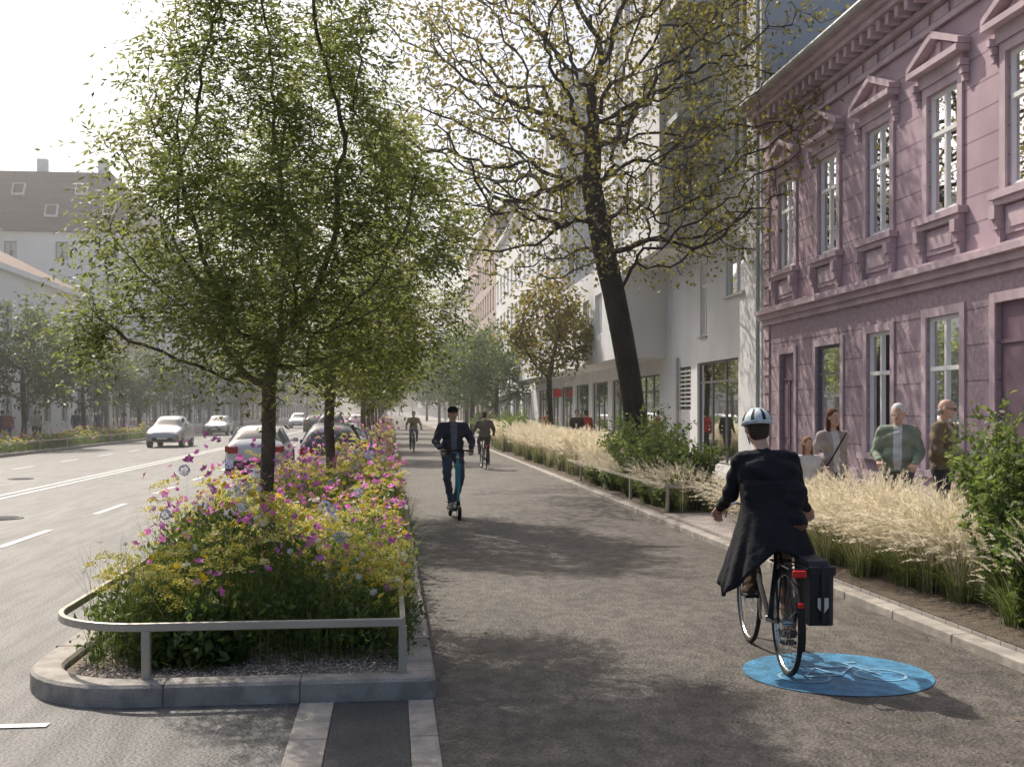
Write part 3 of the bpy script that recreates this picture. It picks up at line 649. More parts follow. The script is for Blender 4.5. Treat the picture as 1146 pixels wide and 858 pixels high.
def grey_building():
    e=empty('grey_apartment_building'); y0=26.02; y1=70; H=17.5; W=y1-y0
    F=Fac((8.9,y0,0),(0,1,0),(-1,0,0)); walls=MB();win=MB();tr=MB()
    ops=[(1.5,3.1,4.8,6.25,'w'),(4.9,5.6,3.9,6.1,'w'),(1.3,2.9,7.9,9.4,'w'),(1.3,2.9,11,12.5,'w'),(1.3,2.9,14.1,15.6,'w'),(2.0,5.9,.3,3.15,'shop'),(6.6,7.9,1.8,3.1,'dark')]
    for u in np.arange(10.5,W-3,4.5): ops.append((u,u+3.6,.4,3.0,'shop'))
    for u in np.arange(17.5,W-2,3.3):
        for z in (7.5,10.6,13.7): ops.append((u,u+1.2,z,z+1.5,'w'))
    F.wall(walls,W,0,H,ops,dep=.1)
    for o in ops: F.window(win,o,style=o[4],rnd=random.random(),dep=.1)
    for o in ops:
        if o[4]=='w': F.box(tr,o[0]-.05,o[1]+.05,o[2]-.06,o[2]-.003,.003,.07)
    E=Fac((8.9,y0,0),(1,0,0),(0,-1,0)); E.wall(walls,13,0,H,[])
    walls.face([(8.9,y1,0),(21.9,y1,0),(21.9,y1,H),(8.9,y1,H)]); walls.face([(21.9,y0,0),(21.9,y1,0),(21.9,y1,H),(21.9,y0,H)]); walls.face([(8.9,y0,H),(8.9,y1,H),(21.9,y1,H),(21.9,y0,H)])
    for (a,bb,z0,z1,pr) in ((4.6,9.5,6.3,17.6,1.45),(9.52,W-1,3.5,6.9,1.5),(13,17,6.92,17.2,1.0),(24,29,6.92,17.2,1.3)):
        X=8.9-pr; f2=Fac((X,y0+a,0),(0,1,0),(-1,0,0)); w=bb-a; o2=[]
        for z in (np.arange(z0+1.0,z1-1.5,3.1)):
            for u in np.arange(.8,w-1.4,2.6): o2.append((u,u+1.3,z,z+1.45,'w'))
        f2.wall(walls,w,z0,z1,o2,m=0,dep=.1)
        for o in o2: f2.window(win,o,style='w',rnd=random.random(),dep=.1)
        f3=Fac((X,y0+a,0),(1,0,0),(0,-1,0)); o3=[]
        if z0>6: o3=[(.35,1.0 if pr>1.2 else .8,z,z+1.45,'w') for z in np.arange(z0+1.0,z1-1.5,3.1)]
        f3.wall(walls,pr,z0,z1,o3,dep=.1)
        for o in o3: f3.window(win,o,style='w',rnd=.4,dep=.1)
        walls.face([(X,y0+bb,z0),(8.9,y0+bb,z0),(8.9,y0+bb,z1),(X,y0+bb,z1)])
        walls.face([(X,y0+a,z0),(8.9,y0+a,z0),(8.9,y0+bb,z0),(X,y0+bb,z0)],0); walls.face([(X,y0+a,z1),(8.9,y0+a,z1),(8.9,y0+bb,z1),(X,y0+bb,z1)])
    for z in (9.6,12.7,15.8):
        F.box(tr,3.2,4.59,z,z+.16,.003,1.3)
        for i in range(8): F.box(tr,3.22+.18*i,3.24+.18*i,z+.16,z+1.1,1.24,1.26)
        F.box(tr,3.2,4.59,z+1.1,z+1.14,1.22,1.28)
    for i in range(9): F.box(win,6.66,7.84,1.9+i*.13,1.95+i*.13,-.1,.01,0)
    mb=MB(); mb.tube([(8.82,26.25,.1),(8.82,26.25,17.3)],.05,8); mb.tube([(8.82,33.9,.1),(8.82,33.9,3.4)],.05,8); mb.obj('drainpipes',[M['metal']],e)
    mb=MB(); mb.box(8.45,8.88,58,58.1,2.5,2.9); mb.obj('shop_sign',[M['red']],e)
    walls.obj('walls',[M['grey']],e); win.obj('windows',WM,e); tr.obj('trim',[M['metal']],e)
grey_building()
def pink():
    e=empty('pink_townhouse'); y0=7.6; y1=26.0; H=9.0; W=y1-y0; F=Fac((8.9,y0,0),(0,1,0),(-1,0,0)); walls=MB();win=MB();tr=MB()
    cs=[24.45-2.4*i-y0 for i in range(7)]; ops=[]
    for c in cs: ops.append((c-.5,c+.5,5.0,6.97,'w'))
    g=[(cs[0]-.48,cs[0]+.42,.12,3.05,'door'),(cs[1]-.65,cs[1]+.65,.9,3.1,'shopw'),(cs[2]-.5,cs[2]+.5,1.0,3.2,'w'),(cs[3]-.55,cs[3]+.55,.8,3.3,'w'),(cs[4]-.8,cs[4]+.8,.12,3.35,'door'),(cs[5]-.5,cs[5]+.5,1.1,3.2,'w'),(cs[6]-.5,cs[6]+.5,1.1,3.2,'w')]
    ops+=g
    F.wall(walls,W,0,H,ops,dep=.07,mfun=lambda z:1 if z>4.05 else 2)
    for i,o in enumerate(ops): F.window(win,o,dep=.07,style={'shopw':'shop'}.get(o[4],o[4]),rnd=.3+.6*((i*37)%10)/10)
    for c in cs:
        for (a,b,z0,z1) in ((c-.66,c-.503,4.95,7.12),(c+.503,c+.66,4.95,7.12),(c-.5,c+.5,6.975,7.12)): F.box(tr,a,b,z0,z1,.003,.045)
        F.box(tr,c-.72,c+.72,7.125,7.33,.003,.08); F.box(tr,c-.85,c+.85,7.333,7.43,.003,.24)
        for s in (-1,1):
            u0,u1=c+s*.87,c
            a=[F.p(u0,7.435,.003),F.p(u1,7.78,.003),F.p(u1,7.9,.003),F.p(u0-s*.0,7.53,.003)]; b=[p+F.N*.22 for p in a]; tr.hexa(a+b)
        tp=[F.p(c-.7,7.435,.05),F.p(c+.7,7.435,.05),F.p(c,7.76,.05)]; tr.face(tp)
        F.box(tr,c-.07,c+.07,7.5,7.72,.052,.1)
        for s in (-1,1):
            for k,(zz,ww,nn) in enumerate(((7.22,.1,.16),(7.1,.085,.12),(6.98,.07,.09))): F.box(tr,c+s*.77-ww/2-.003*k,c+s*.77+ww/2+.003*k,zz-.11,zz,.004,nn)
        F.box(tr,c-.78,c+.78,4.84,4.945,.003,.17); F.box(tr,c-.7,c+.7,4.75,4.837,.003,.12)
        F.box(tr,c-.5,c+.5,4.32,4.72,.003,.04); F.box(tr,c-.38,c+.38,4.4,4.64,.042,.065)
        for s in (-1,1):
            for k,(z1,z0,nn) in enumerate(((4.747,4.55,.19),(4.547,4.4,.14),(4.397,4.2,.09))): F.box(tr,c+s*.62-.08+.008*k,c+s*.62+.08-.008*k,z0,z1,.004,nn)
    for c,o in zip(cs,g):
        for (a,b,z0,z1) in ((o[0]-.16,o[0]-.003,max(o[2]-.02,.1),o[3]+.15),(o[1]+.003,o[1]+.16,max(o[2]-.02,.1),o[3]+.15),(o[0],o[1],o[3]+.003,o[3]+.15)): F.box(tr,a,b,z0,z1,.003,.035)
        if o[2]>.5: F.box(tr,o[0]-.2,o[1]+.2,o[2]-.13,o[2]-.023,.003,.14)
    F.box(tr,0,W,3.78,3.9,.003,.08); F.box(tr,0,W,3.903,4.02,.003,.16); F.box(tr,0,W,4.023,4.12,.003,.26); F.box(tr,0,W,4.14,4.2,.003,.1)
    F.box(tr,0,W,8.0,8.1,.003,.07); F.box(tr,0,W,8.35,8.45,.003,.12); F.box(tr,0,W,8.66,8.78,.003,.42); F.box(tr,-.03,W+.02,8.783,8.9,.003,.52); F.box(tr,-.03,W+.02,8.903,9.0,.003,.6)
    u=.1
    while u<W-.1: F.box(tr,u,u+.13,8.46,8.655,.004,.36); u+=.36
    u=.2
    while u<W: F.box(tr,u,u+.5,8.14,8.31,.003,.03); u+=.66
    for u in (W-.42,): 
        for z in np.arange(.5,8,.42): F.box(tr,u,W-.01,z,z+.36,.004,.04)
    F.box(tr,0,W,.12,.65,.003,.05)
    walls.face([(8.9,y0,0),(20,y0,0),(20,y0,H),(8.9,y0,H)],0); walls.face([(8.9,y1,0),(20,y1,0),(20,y1,H),(8.9,y1,H)],0)
    walls.obj('walls',[M['pink'],M['pinkg'],M['pinkr']],e); win.obj('windows',WM,e); tr.obj('trim',[M['pinkt']],e)
    rf=MB(); rf.face([(8.3,y0,9.01),(8.3,y1-.03,9.01),(13.5,y1-.03,11.6),(13.5,y0,11.6)]); rf.face([(20,y0,9.01),(20,y1-.03,9.01),(13.5,y1-.03,11.6),(13.5,y0,11.6)]); rf.obj('roof',[M['roof']],e)
    mb=MB(); mb.tube([(8.26,y0,8.96),(8.26,y1,8.96)],.07,8); mb.obj('gutter',[M['metal']],e)
pink()
# ---------------------------------------------------------------- vehicles
def car(name,loc,rz,paint,kind='hatch',sc=1.0):
    e=empty(name,loc,rz,sc)
    if kind=='hatch': St=[(0,.5,.78,.80,.66,.5),(.05,.3,.86,.9,.80,.62),(.22,.22,.93,1.04,.86,.66),(.72,.2,.94,1.37,.88,.57),(1.3,.2,.93,1.45,.88,.58),(2.1,.2,.92,1.45,.88,.58),(2.6,.2,.91,1.36,.88,.57),(3.25,.2,.9,.96,.87,.68),(3.75,.22,.82,.86,.86,.66),(4.1,.26,.68,.72,.8,.6),(4.2,.42,.55,.57,.68,.5)]
    else: St=[(0,.5,.85,.88,.68,.5),(.05,.32,.95,1.0,.82,.64),(.18,.26,1.0,1.14,.88,.68),(.5,.24,1.02,1.5,.9,.6),(1.2,.24,1.01,1.6,.9,.61),(2.2,.24,1.0,1.6,.9,.61),(2.7,.24,.99,1.5,.9,.6),(3.3,.24,.98,1.05,.89,.7),(3.85,.26,.92,.96,.88,.68),(4.25,.3,.75,.8,.82,.6),(4.35,.45,.6,.62,.7,.5)]
    rows=[]
    for (y,zb,bl,tp,w,wr) in St:
        h=[(0,zb),(w*.9,zb),(w,zb+.14),(w,(zb+bl)/2+.06),(w*.965,bl),(wr,tp-.03),(wr*.62,tp),(0,tp+.012)]
        rows.append([(x,y,z) for x,z in h]+[(-x,y,z) for x,z in h[-2:0:-1]])
    n=len(rows[0])
    def mf(a,b):
        s0,s1=St[a],St[a+1]; cab=(s0[3]-s0[2]>.3),(s1[3]-s1[2]>.3)
        if b in (4,9) and (cab[0] or cab[1]): return 1
        if b in (5,6,7,8) and (cab[0]!=cab[1]): return 1
        return 0
    mb=MB(); i=mb.grid(rows,mf=mf); mb.f.append(tuple(range(i+n-1,i-1,-1)));mb.m.append(0); k=i+(len(rows)-1)*n; mb.f.append(tuple(range(k,k+n)));mb.m.append(0)
    o=mb.obj('body',[paint,M['carglass']],e,smooth=True); s=o.modifiers.new('s','SUBSURF'); s.levels=2; s.render_levels=2
    zt=St[4][3]; zbt=St[4][2]; d=MB()
    for x in (-1,1):
        for y in (1.05,2.0): d.tube([(x*.86,y,zbt+.01),(x*.6,y+.03,zt-.05)],.028,6,0)
        d.box(x*.62-.14,x*.62+.14,-.012,.05,.66,.86,1); d.box(x*.79-.06,x*.79+.03,.03,.24,.7,.88,1)
        d.box(x*.6-.16,x*.6+.16,4.02,4.14 if kind=='hatch' else 4.28,.58,.72,3)
        d.box(min(x*.9,x*1.06),max(x*.9,x*1.06),2.75,2.93,.93,1.06,0)
    d.box(-.26,.26,-.03,.01,.55,.66,2); d.box(-.6,.6,-.01,.06,.3,.44,4); d.box(-.5,.5,4.1,4.215 if kind=='hatch' else 4.36,.36,.5,4); d.box(-.26,.26,4.19,4.24 if kind=='hatch' else 4.38,.42,.52,2)
    d.obj('lights_and_trim',[paint,M['redl'],M['plate'],M['lamp'],M['rubber']],e,bevel=.015)
    w=MB()
    for x in (-1,1):
        for y in (.78,3.38):
            w.tube([(x*.68,y,.31),(x*.875,y,.31)],.31,24,0); w.torus((x*.868,y,.33),.35,.03,'x',28,6,0); w.tube([(x*.87,y,.31),(x*.885,y,.31)],.2,20,1)
            for q in range(5):
                t=q*1.2566; w.tube([(x*.89,y,.31),(x*.89,y+.19*math.cos(t),.31+.19*math.sin(t))],.02,5,1)
    w.obj('wheels',[M['rubber'],M['chrome']],e); return e
car('white_hatchback_car',(-3.65,30.6,0),.02,M['carw'],'hatch',.93)
car('dark_suv_car',(-1.62,29.6,0),0,M['card'],'suv',.9)
car('silver_car',(-1.5,34.6,0),0,M['cars'],'hatch',.95)
car('silver_car',(-10.9,59,0),math.pi,M['cars'],'suv',.95)
car('silver_car',(-12.6,86,0),math.pi,M['cars'],'hatch',1); car('dark_car',(-6.5,95,0),0,M['card'],'hatch',1); car('dark_car',(-3.8,70,0),0,M['card'],'suv',1); car('white_car',(-3.4,110,0),0,M['carw'],'hatch',1); car('white_car',(-9.6,120,0),math.pi,M['carw'],'suv',1)
# ---------------------------------------------------------------- bicycle / scooter
def bicycle(e,paint,pannier=False):
    t=MB(); r=.335
    for y in (0,1.08):
        t.torus((0,y,.352),r,.0175,'x',44,8,0); t.torus((0,y,.352),r-.022,.009,'x',44,6,1)
        t.tube([(-.035,y,.352),(.035,y,.352)],.022,10,1)
        for k in range(28):
            a=2*math.pi*k/28; sx=.028 if k%2 else -.028
            t.tube([(sx,y+.02*math.cos(a+.8),.352+.02*math.sin(a+.8)),(0,y+(r-.02)*math.cos(a),.352+(r-.02)*math.sin(a))],.0013,4,1,False)
    t.obj('wheels',[M['rubber'],M['chrome']],e)
    f=MB(); bb=(0,.46,.29); st=(0,.24,.80); hd=(0,.87,.88); hb=(0,.93,.66)
    f.tube([bb,st],.016,10); f.tube([bb,hb],.019,10); f.tube([st,hd],.016,10); f.tube([hb,hd],.021,10); f.tube([hd,(0,.83,1.04)],.014,8,1)
    for s in (-1,1):
        f.tube([(s*.02,.46,.29),(s*.055,.2,.32),(s*.055,0,.352)],.010,8); f.tube([(s*.018,.24,.78),(s*.055,0,.352)],.009,8)
        f.tube([(s*.03,.94,.64),(s*.05,1.02,.45),(s*.05,1.08,.352)],.012,8)
        f.tube([(s*.02,.83,1.04),(s*.15,.85,1.07),(s*.25,.77,1.05),(s*.31,.66,1.03)],.011,8,1); f.tube([(s*.27,.73,1.038),(s*.315,.645,1.026)],.017,8,2)
        f.tube([(s*.06,-.28,.74),(s*.06,.2,.74)],.006,6,2); f.tube([(s*.06,-.1,.74),(s*.06,0,.36)],.005,6,2)
    for y in (-.28,-.1,.1,.2): f.tube([(-.06,y,.74),(.06,y,.74)],.005,6,2)
    f.tube([st,(0,.215,.87)],.013,8,1)
    for y,a0,a1 in ((0,20,200),(1.08,20,175)):
        rows=[]
        for k in range(19):
            a=math.radians(a0+(a1-a0)*k/18); rr=.372
            rows.append([(-.026,y+(rr-.012)*math.cos(a),.352+(rr-.012)*math.sin(a)),(0,y+rr*math.cos(a),.352+rr*math.sin(a)),(.026,y+(rr-.012)*math.cos(a),.352+(rr-.012)*math.sin(a))])
        f.grid(rows,2,closed=False)
    f.tube([(-.03,.46,.29),(.05,.46,.29)],.022,10,1); f.torus((.045,.46,.29),.085,.006,'x',30,6,1)
    f.tube([(.045,.46,.375),(.045,0,.40)],.004,5,2); f.tube([(.045,.46,.205),(.045,0,.31)],.004,5,2)
    for s,dz in ((-1,.165),(1,-.165)):
        f.tube([(s*.06,.46,.29),(s*.075,.46,.29+dz)],.009,8,1); f.box(min(s*.08,s*.18),max(s*.08,s*.18),.41,.51,.28+dz,.30+dz,2)
    f.ell((0,1.0,.86),(.04,.045,.04),1)
    f.obj('frame',[paint,M['chrome'],M['rubber']],e,smooth=False)
    s=MB(); s.cap((0,.05,.90),(0,.27,.905),.05,.02); s.ell((0,.10,.905),(.085,.085,.035)); s.obj('saddle',[M['rubber']],e,smooth=True)
    l=MB(); l.box(-.045,.045,-.315,-.285,.69,.735); l.box(-.02,.02,-.345,-.325,.50,.535); l.obj('rear_light',[M['red']],e,bevel=.01)
    if pannier:
        p=MB(); x0,x1=.075,.235
        sec=[(x0,-.27,.40),(x1-.03,-.27,.38),(x1,-.24,.40),(x1,.06,.40),(x1-.03,.09,.38),(x0,.09,.40)]
        rows=[[Vector((a,b,.38)) for a,b,c in sec],[Vector((a,b*1.03,.60)) for a,b,c in sec],[Vector((a,b*1.05,.74)) for a,b,c in sec],[Vector((a*.9,b*.9,.79)) for a,b,c in sec]]
        i=p.grid(rows,0); p.f.append(tuple(range(i,i+6)));p.m.append(0); p.f.append(tuple(range(i+18,i+24)));p.m.append(0)
        p.box(x0-.003,x1+.005,-.285,-.265,.70,.755,0)
        p.tube([(.15,-.285,.78),(.15,-.30,.6),(.15,-.29,.4)],.012,6,0)
        p.face([(.12,-.292,.56),(.19,-.292,.56),(.19,-.292,.50),(.155,-.292,.455),(.12,-.292,.50)],1)
        p.obj('pannier_bag',[mat('pannier',(.02,.022,.03),.5),M['plate']],e,bevel=.012)
# ---------------------------------------------------------------- people
def remesh(mb,vox,it=2,fac=.5):
    me=mb.mesh('tmp',[]); o=bpy.data.objects.new('tmp',me); link(o)
    r=o.modifiers.new('r','REMESH'); r.mode='VOXEL'; r.voxel_size=vox
    s=o.modifiers.new('s','SMOOTH'); s.factor=fac; s.iterations=it
    dg=bpy.context.evaluated_depsgraph_get(); ev=o.evaluated_get(dg); out=bpy.data.meshes.new_from_object(ev)
    bpy.data.objects.remove(o); return out
def stand(**k):
    J=dict(pel=(0,0,.95),belly=(0,.01,1.1),chest=(0,.0,1.30),neck=(0,-.01,1.47),head=(0,.02,1.635))
    for s,n in ((-1,'L'),(1,'R')):
        J['sh'+n]=(s*.175,0,1.41);J['el'+n]=(s*.225,-.03,1.13);J['wr'+n]=(s*.24,.05,.90)
        J['hip'+n]=(s*.09,0,.93);J['kn'+n]=(s*.10,.03,.50);J['an'+n]=(s*.10,0,.09);J['toe'+n]=(s*.12,.16,.04)
    J.update(k); return J
def figure(e,J,top,bot,shoe,hair=(.05,.03,.02),style='short',vox=.011,yaw=0,pitch=0,bulk=0,skirt=None,grip=False,belly=0,skin=None,open_shirt=None,armskin=False,legskin=False,extra=None):
    J={k:Vector(v) for k,v in J.items()}; B=[]
    def bn(a,b,ra,rb,m): B.append((Vector(a),Vector(b),ra,rb,m))
    sx=Vector(J['shR']-J['shL']).normalized(); hx=(J['hipR']-J['hipL']).normalized(); g=bulk
    bn(J['pel']-hx*.065,J['pel']+hx*.065,.108+g,.108+g,2); bn(J['belly']-hx*.06,J['belly']+hx*.06,.108+g+belly,.108+g+belly,1)
    bn(J['chest']-sx*.085,J['chest']+sx*.085,.112+g,.112+g,1); bn(J['shL']+sx*.03,J['shR']-sx*.03,.066+g*.7,.066+g*.7,1)
    bn(J['belly']-Z*.08,J['chest'],.11+g,.112+g,1); bn(J['chest']+Z*.09,J['neck']-Z*.01,.09,.055,1)
    if extra:
        for x in extra: bn(*x)
    up=(J['head']-J['neck']).normalized(); bn(J['neck']-up*.03,J['head']-up*.06,.052,.05,0)
    for n,s in (('L',-1),('R',1)):
        bn(J['sh'+n],J['el'+n],.056+g,.045+g,1); bn(J['el'+n],J['wr'+n],.044+g*.8,.029+g*.6,0 if armskin else 1)
        bn(J['hip'+n],J['kn'+n],.088+g*.6,.06+g*.4,2); bn(J['kn'+n],J['an'+n]+Vector((0,0,.02)),.058+g*.4,.04+g*.6,0 if legskin else 2)
        d=(J['toe'+n]-J['an'+n]); bn(J['an'+n]-Vector((0,0,.03))-d*.22,J['toe'+n]+Vector((0,0,-.0)),.042,.034,3)
    R=Matrix.Rotation(yaw,3,'Z')@Matrix.Rotation(pitch,3,'X'); hc=J['head']
    H=lambda x,y,z: hc+R@Vector((x,y,z))
    mb=MB()
    for a,b,ra,rb,m in B: mb.cap(a,b,ra,rb)
    mb.ell(hc+R@Vector((0,-.008,.015)),(.074,.094,.098),mtx=R); mb.ell(H(0,.022,-.05),(.054,.066,.062),mtx=R); mb.cap(H(0,.088,.012),H(0,.108,-.024),.009,.014); mb.ell(H(0,.07,-.09),(.025,.022,.022),mtx=R)
    for s in (-1,1): mb.ell(H(s*.077,-.005,-.008),(.012,.02,.032),mtx=R)
    me=remesh(mb,vox); nP=len(me.polygons); C=np.empty(nP*3); me.polygons.foreach_get('center',C); C=C.reshape(-1,3)
    Bh=B+[(H(0,0,.02),H(0,0,-.05),.09,.07,0),(H(0,.09,-.02),H(0,.09,-.08),.02,.02,0)]
    D=[]
    for a,b,ra,rb,m in Bh:
        a=np.array(a);b=np.array(b);ab=b-a;t=np.clip(((C-a)@ab)/max(ab@ab,1e-9),0,1); D.append(np.linalg.norm(C-(a+t[:,None]*ab),axis=1)-(ra+(rb-ra)*t))
    mi=np.array([b[4] for b in Bh])[np.argmin(np.array(D),0)]
    pz=J['pel'].z; mi[(mi==2)&(C[:,2]>pz-.02)]=1
    if open_shirt is not None:
        rel=C-np.array(J['chest']); mi[(mi==1)&(np.abs(rel[:,0])<.05+.02*rel[:,2])&(rel[:,1]>.03)&(C[:,2]>pz)]=4
    mats=[skin or M['skin'],cloth(top),cloth(bot),cloth(shoe),cloth(open_shirt or top)]
    for m_ in mats: me.materials.append(m_)
    me.polygons.foreach_set('material_index',mi.astype(np.int32)); me.polygons.foreach_set('use_smooth',[True]*nP)
    co=np.empty(len(me.vertices)*3); me.vertices.foreach_get('co',co); co=co.reshape(-1,3); no=np.empty(len(co)*3); me.vertices.foreach_get('normal',no); no=no.reshape(-1,3)
    w=(co[:,2]<J['neck'].z-.04)*.0035; co+=no*(w*(np.sin(co[:,2]*55+co[:,0]*23)+np.sin(co[:,2]*31-co[:,1]*40+co[:,0]*17)))[:,None]; me.vertices.foreach_set('co',co.ravel()); me.update()
    link(bpy.data.objects.new('body',me),e)
    hm=MB()
    for n,s in (('L',-1),('R',1)):
        w=J['wr'+n]; d=(w-J['el'+n]).normalized(); 
        if grip: d=(d+Vector((0,.1,-.15))).normalized()
        side=d.cross(Vector((s,0,0))).normalized() if abs(d.x)<.8 else Vector((0,1,0))
        if side.y<0: side=-side
        if grip: side=Vector((-s,.1,0)); side=(side-d*side.dot(d)).normalized()
        pn=d.cross(side).normalized()
        inn=Vector((-s,0,0)) if not grip else Vector((0,0,-1))
        if pn.dot(inn)<0: pn=-pn
        cl=1.0 if grip else .35
        for i,(o,L) in enumerate(((-.03,.062),(-.01,.075),(.01,.08),(.03,.072))):
            a=w+side*o*.6; b=w+d*.085+side*o; hm.cap(a,b,.015,.013)
            m1=b+(d*(1-.5*cl)+pn*cl*.75).normalized()*L*.5; tp=m1+(d*(.7-1.2*cl)+pn*(.4+.5*cl)).normalized()*L*.5
            hm.cap(b,m1,.010,.009); hm.cap(m1,tp,.009,.0075)
        a=w+d*.03+side*.03; b=a+(d*.6+side*.7+pn*.3).normalized()*.04; hm.cap(a,b,.013,.011); hm.cap(b,b+(d*.8+pn*.5).normalized()*.032,.010,.008)
    h=remesh(hm,.0055 if vox<.013 else .009,1,.4); h.materials.append(skin or M['skin']); h.polygons.foreach_set('use_smooth',[True]*len(h.polygons)); link(bpy.data.objects.new('hands',h),e)
    f=MB()
    for s in (-1,1):
        f.ell(H(s*.031,.083,.004),(.013,.009,.008),0,8,R); f.ell(H(s*.031,.0905,.004),(.006,.004,.006),1,8,R); f.cap(H(s*.018,.094,.026),H(s*.045,.084,.028),.004,.003,2,6)
    f.cap(H(-.02,.083,-.056),H(.02,.083,-.056),.005,.005,3,6)
    hm_=cloth(hair); f.obj('face_features',[M['eyew'],M['eyed'],hm_,M['lips']],e,smooth=True)
    hb=MB()
    if style!='bald':
        hb.ell(H(0,-.02,.036),(.083,.094,.09),mtx=R); hb.ell(H(0,-.045,-.02),(.076,.062,.075),mtx=R)
    else: hb.ell(H(0,-.045,-.03),(.079,.055,.045),mtx=R)
    if style=='long':
        for s in (-1,1): hb.cap(H(s*.06,-.02,.0),H(s*.085,.0,-.26),.035,.022)
        hb.cap(H(0,-.06,0),H(0,-.09,-.28),.065,.05)
    hh=remesh(hb,.009,2); hh.materials.append(hm_); hh.polygons.foreach_set('use_smooth',[True]*len(hh.polygons)); link(bpy.data.objects.new('hair',hh),e)
    if style=='cap':
        k=MB(); k.ell(H(0,-.01,.06),(.092,.108,.072),mtx=R); k.ell(H(0,.125,.045),(.065,.07,.010),mtx=R); k.obj('cap',[M['black']],e,smooth=True)
    if style=='glasses' or style=='bald':
        k=MB(); 
        for s in (-1,1): k.ell(H(s*.031,.096,.004),(.022,.006,.016),0,10,R); k.cap(H(s*.05,.09,.008),H(s*.08,0,.008),.003,.003,0,6)
        k.obj('sunglasses',[M['rubber']],e,smooth=True)
    if style=='helmet':
        k=MB()
        rows=[]
        for j in range(8):
            t=math.radians(-2+88*j/7); rows.append([H(.106*math.cos(t)*math.cos(q)*(1+.03*math.cos(6*q)),-.005+.138*math.cos(t)*math.sin(q),.028+.118*math.sin(t)) for q in [2*math.pi*u/24 for u in range(24)]])
        i=k.grid(rows,0,mf=lambda a,b:1 if (b%3==0 and 1<=a<=4) else 0); k.f.append(tuple(range(i+7*24,i+8*24)));k.m.append(0)
        o=k.obj('helmet',[M['helmet'],M['rubber']],e,smooth=True); sd=o.modifiers.new('s','SOLIDIFY'); sd.thickness=.02; sd.offset=-1
        k=MB()
        for s in (-1,1): k.cap(H(s*.08,.03,.03),H(s*.04,.05,-.10),.004,.004,0,6)
        k.obj('helmet_straps',[M['rubber']],e)
    if skirt: 
        rows=[]; c0,c1,fn=skirt
        for j in range(18):
            t=j/17; row=[]
            for u in range(80):
                q=2*math.pi*u/80; hem,rx,ry,ox,oy=fn(q); z=c0*(1-t)+hem*t; s=max(0,(t-.25)/.75)**1.1
                pl=1+.05*s*math.sin(9*q+1)+.035*s*math.sin(15*q+2+t*2)+.008*math.sin(z*40+q*3)
                X=ox*s+((1-s)*c1[0]+s*rx)*pl*math.cos(q)+c1[4]*(1-t); Y=oy*s+((1-s)*c1[1]+s*ry)*pl*math.sin(q)+c1[5]*(1-t)
                row.append((c1[2]+X,c1[3]+Y,z))
            rows.append(row)
        k=MB(); k.grid(rows); o=k.obj('coat_skirt',[cloth(top)],e,smooth=True); sd=o.modifiers.new('s','SOLIDIFY'); sd.thickness=.008
BL=(.014,.014,.019)
cyc=empty('cyclist',(2.60,7.15,.004),math.radians(-5))
bicycle(cyc,M['paintdk'],True)
J=stand(pel=(0,.17,1.0),belly=(-.02,.21,1.12),chest=(-.06,.28,1.30),neck=(-.085,.32,1.475),head=(-.105,.385,1.625),
 shL=(-.235,.30,1.405),shR=(.105,.30,1.41),elL=(-.285,.42,1.16),wrL=(-.315,.60,1.06),elR=(.20,.44,1.16),wrR=(.30,.60,1.06),
 hipL=(-.09,.22,.97),hipR=(.09,.22,.97),knL=(-.14,.63,.86),anL=(-.135,.42,.53),toeL=(-.135,.57,.48),knR=(.13,.60,.68),anR=(.135,.42,.22),toeR=(.135,.57,.165))
def hemf(q):
    c,s=math.cos(q),math.sin(q)
    hem=.83-(.34 if s<0 else .28)*max(0,-c)**1.2-.18*max(0,c)**1.2
    return hem,.335,.25,-.03,.02
figure(cyc,J,BL,(.16,.09,.06),(.06,.03,.02),hair=(.06,.04,.03),style='helmet',vox=.0095,bulk=.012,grip=True,pitch=-.12,yaw=.05,
 extra=[((-.14,.23,1.18),(.09,.23,1.18),.11,.11,1),((-.165,.27,1.33),(.055,.27,1.33),.107,.107,1)],skirt=(1.28,(.185,.145,-.03,.19,-.035,.07),hemf))
sc=empty('scooter_rider',(1.0,18.5,.004),math.pi+.12)
s=MB(); s.box(-.075,.075,-.1,.45,.13,.165,0); s.tube([(0,.45,.15),(0,.58,.3),(0,.5,1.08)],.024,8,1); s.tube([(0,.58,.3),(0,.62,.12)],.03,8,0)
for y in (.64,-.2): s.torus((0,y,.12),.095,.028,'x',24,8,0); s.tube([(-.03,y,.12),(.03,y,.12)],.06,12,2)
s.tube([(-.27,.47,1.1),(0,.5,1.12),(.27,.47,1.1)],.015,8,0); s.ell((0,.53,1.0),(.03,.03,.03),2); s.box(-.05,.05,-.28,-.05,.22,.24,0); s.box(-.04,.04,.5,.56,.5,.9,1)
s.obj('kick_scooter',[M['rubber'],M['teal'],M['chrome']],sc,bevel=.004)
J=stand(shL=(-.19,.02,1.41),shR=(.19,.02,1.41),elL=(-.30,.12,1.15),elR=(.30,.12,1.15),wrL=(-.25,.34,1.03),wrR=(.25,.34,1.03),knL=(-.12,.10,.52),anL=(-.05,-.06,.09),toeL=(-.07,.1,.05),knR=(.12,.16,.52),anR=(.05,.14,.09),toeR=(.06,.30,.05))
J={k:(v[0],v[1]+.05,v[2]*.94+.165) for k,v in J.items()}
figure(sc,J,(.05,.055,.07),(.08,.09,.12),(.35,.35,.35),style='cap',vox=.012,bulk=.022,grip=True,open_shirt=(.16,.18,.21))
c2=empty('cyclist',(2.8,33.3,.004),.03); bicycle(c2,M['paintdk'],False)
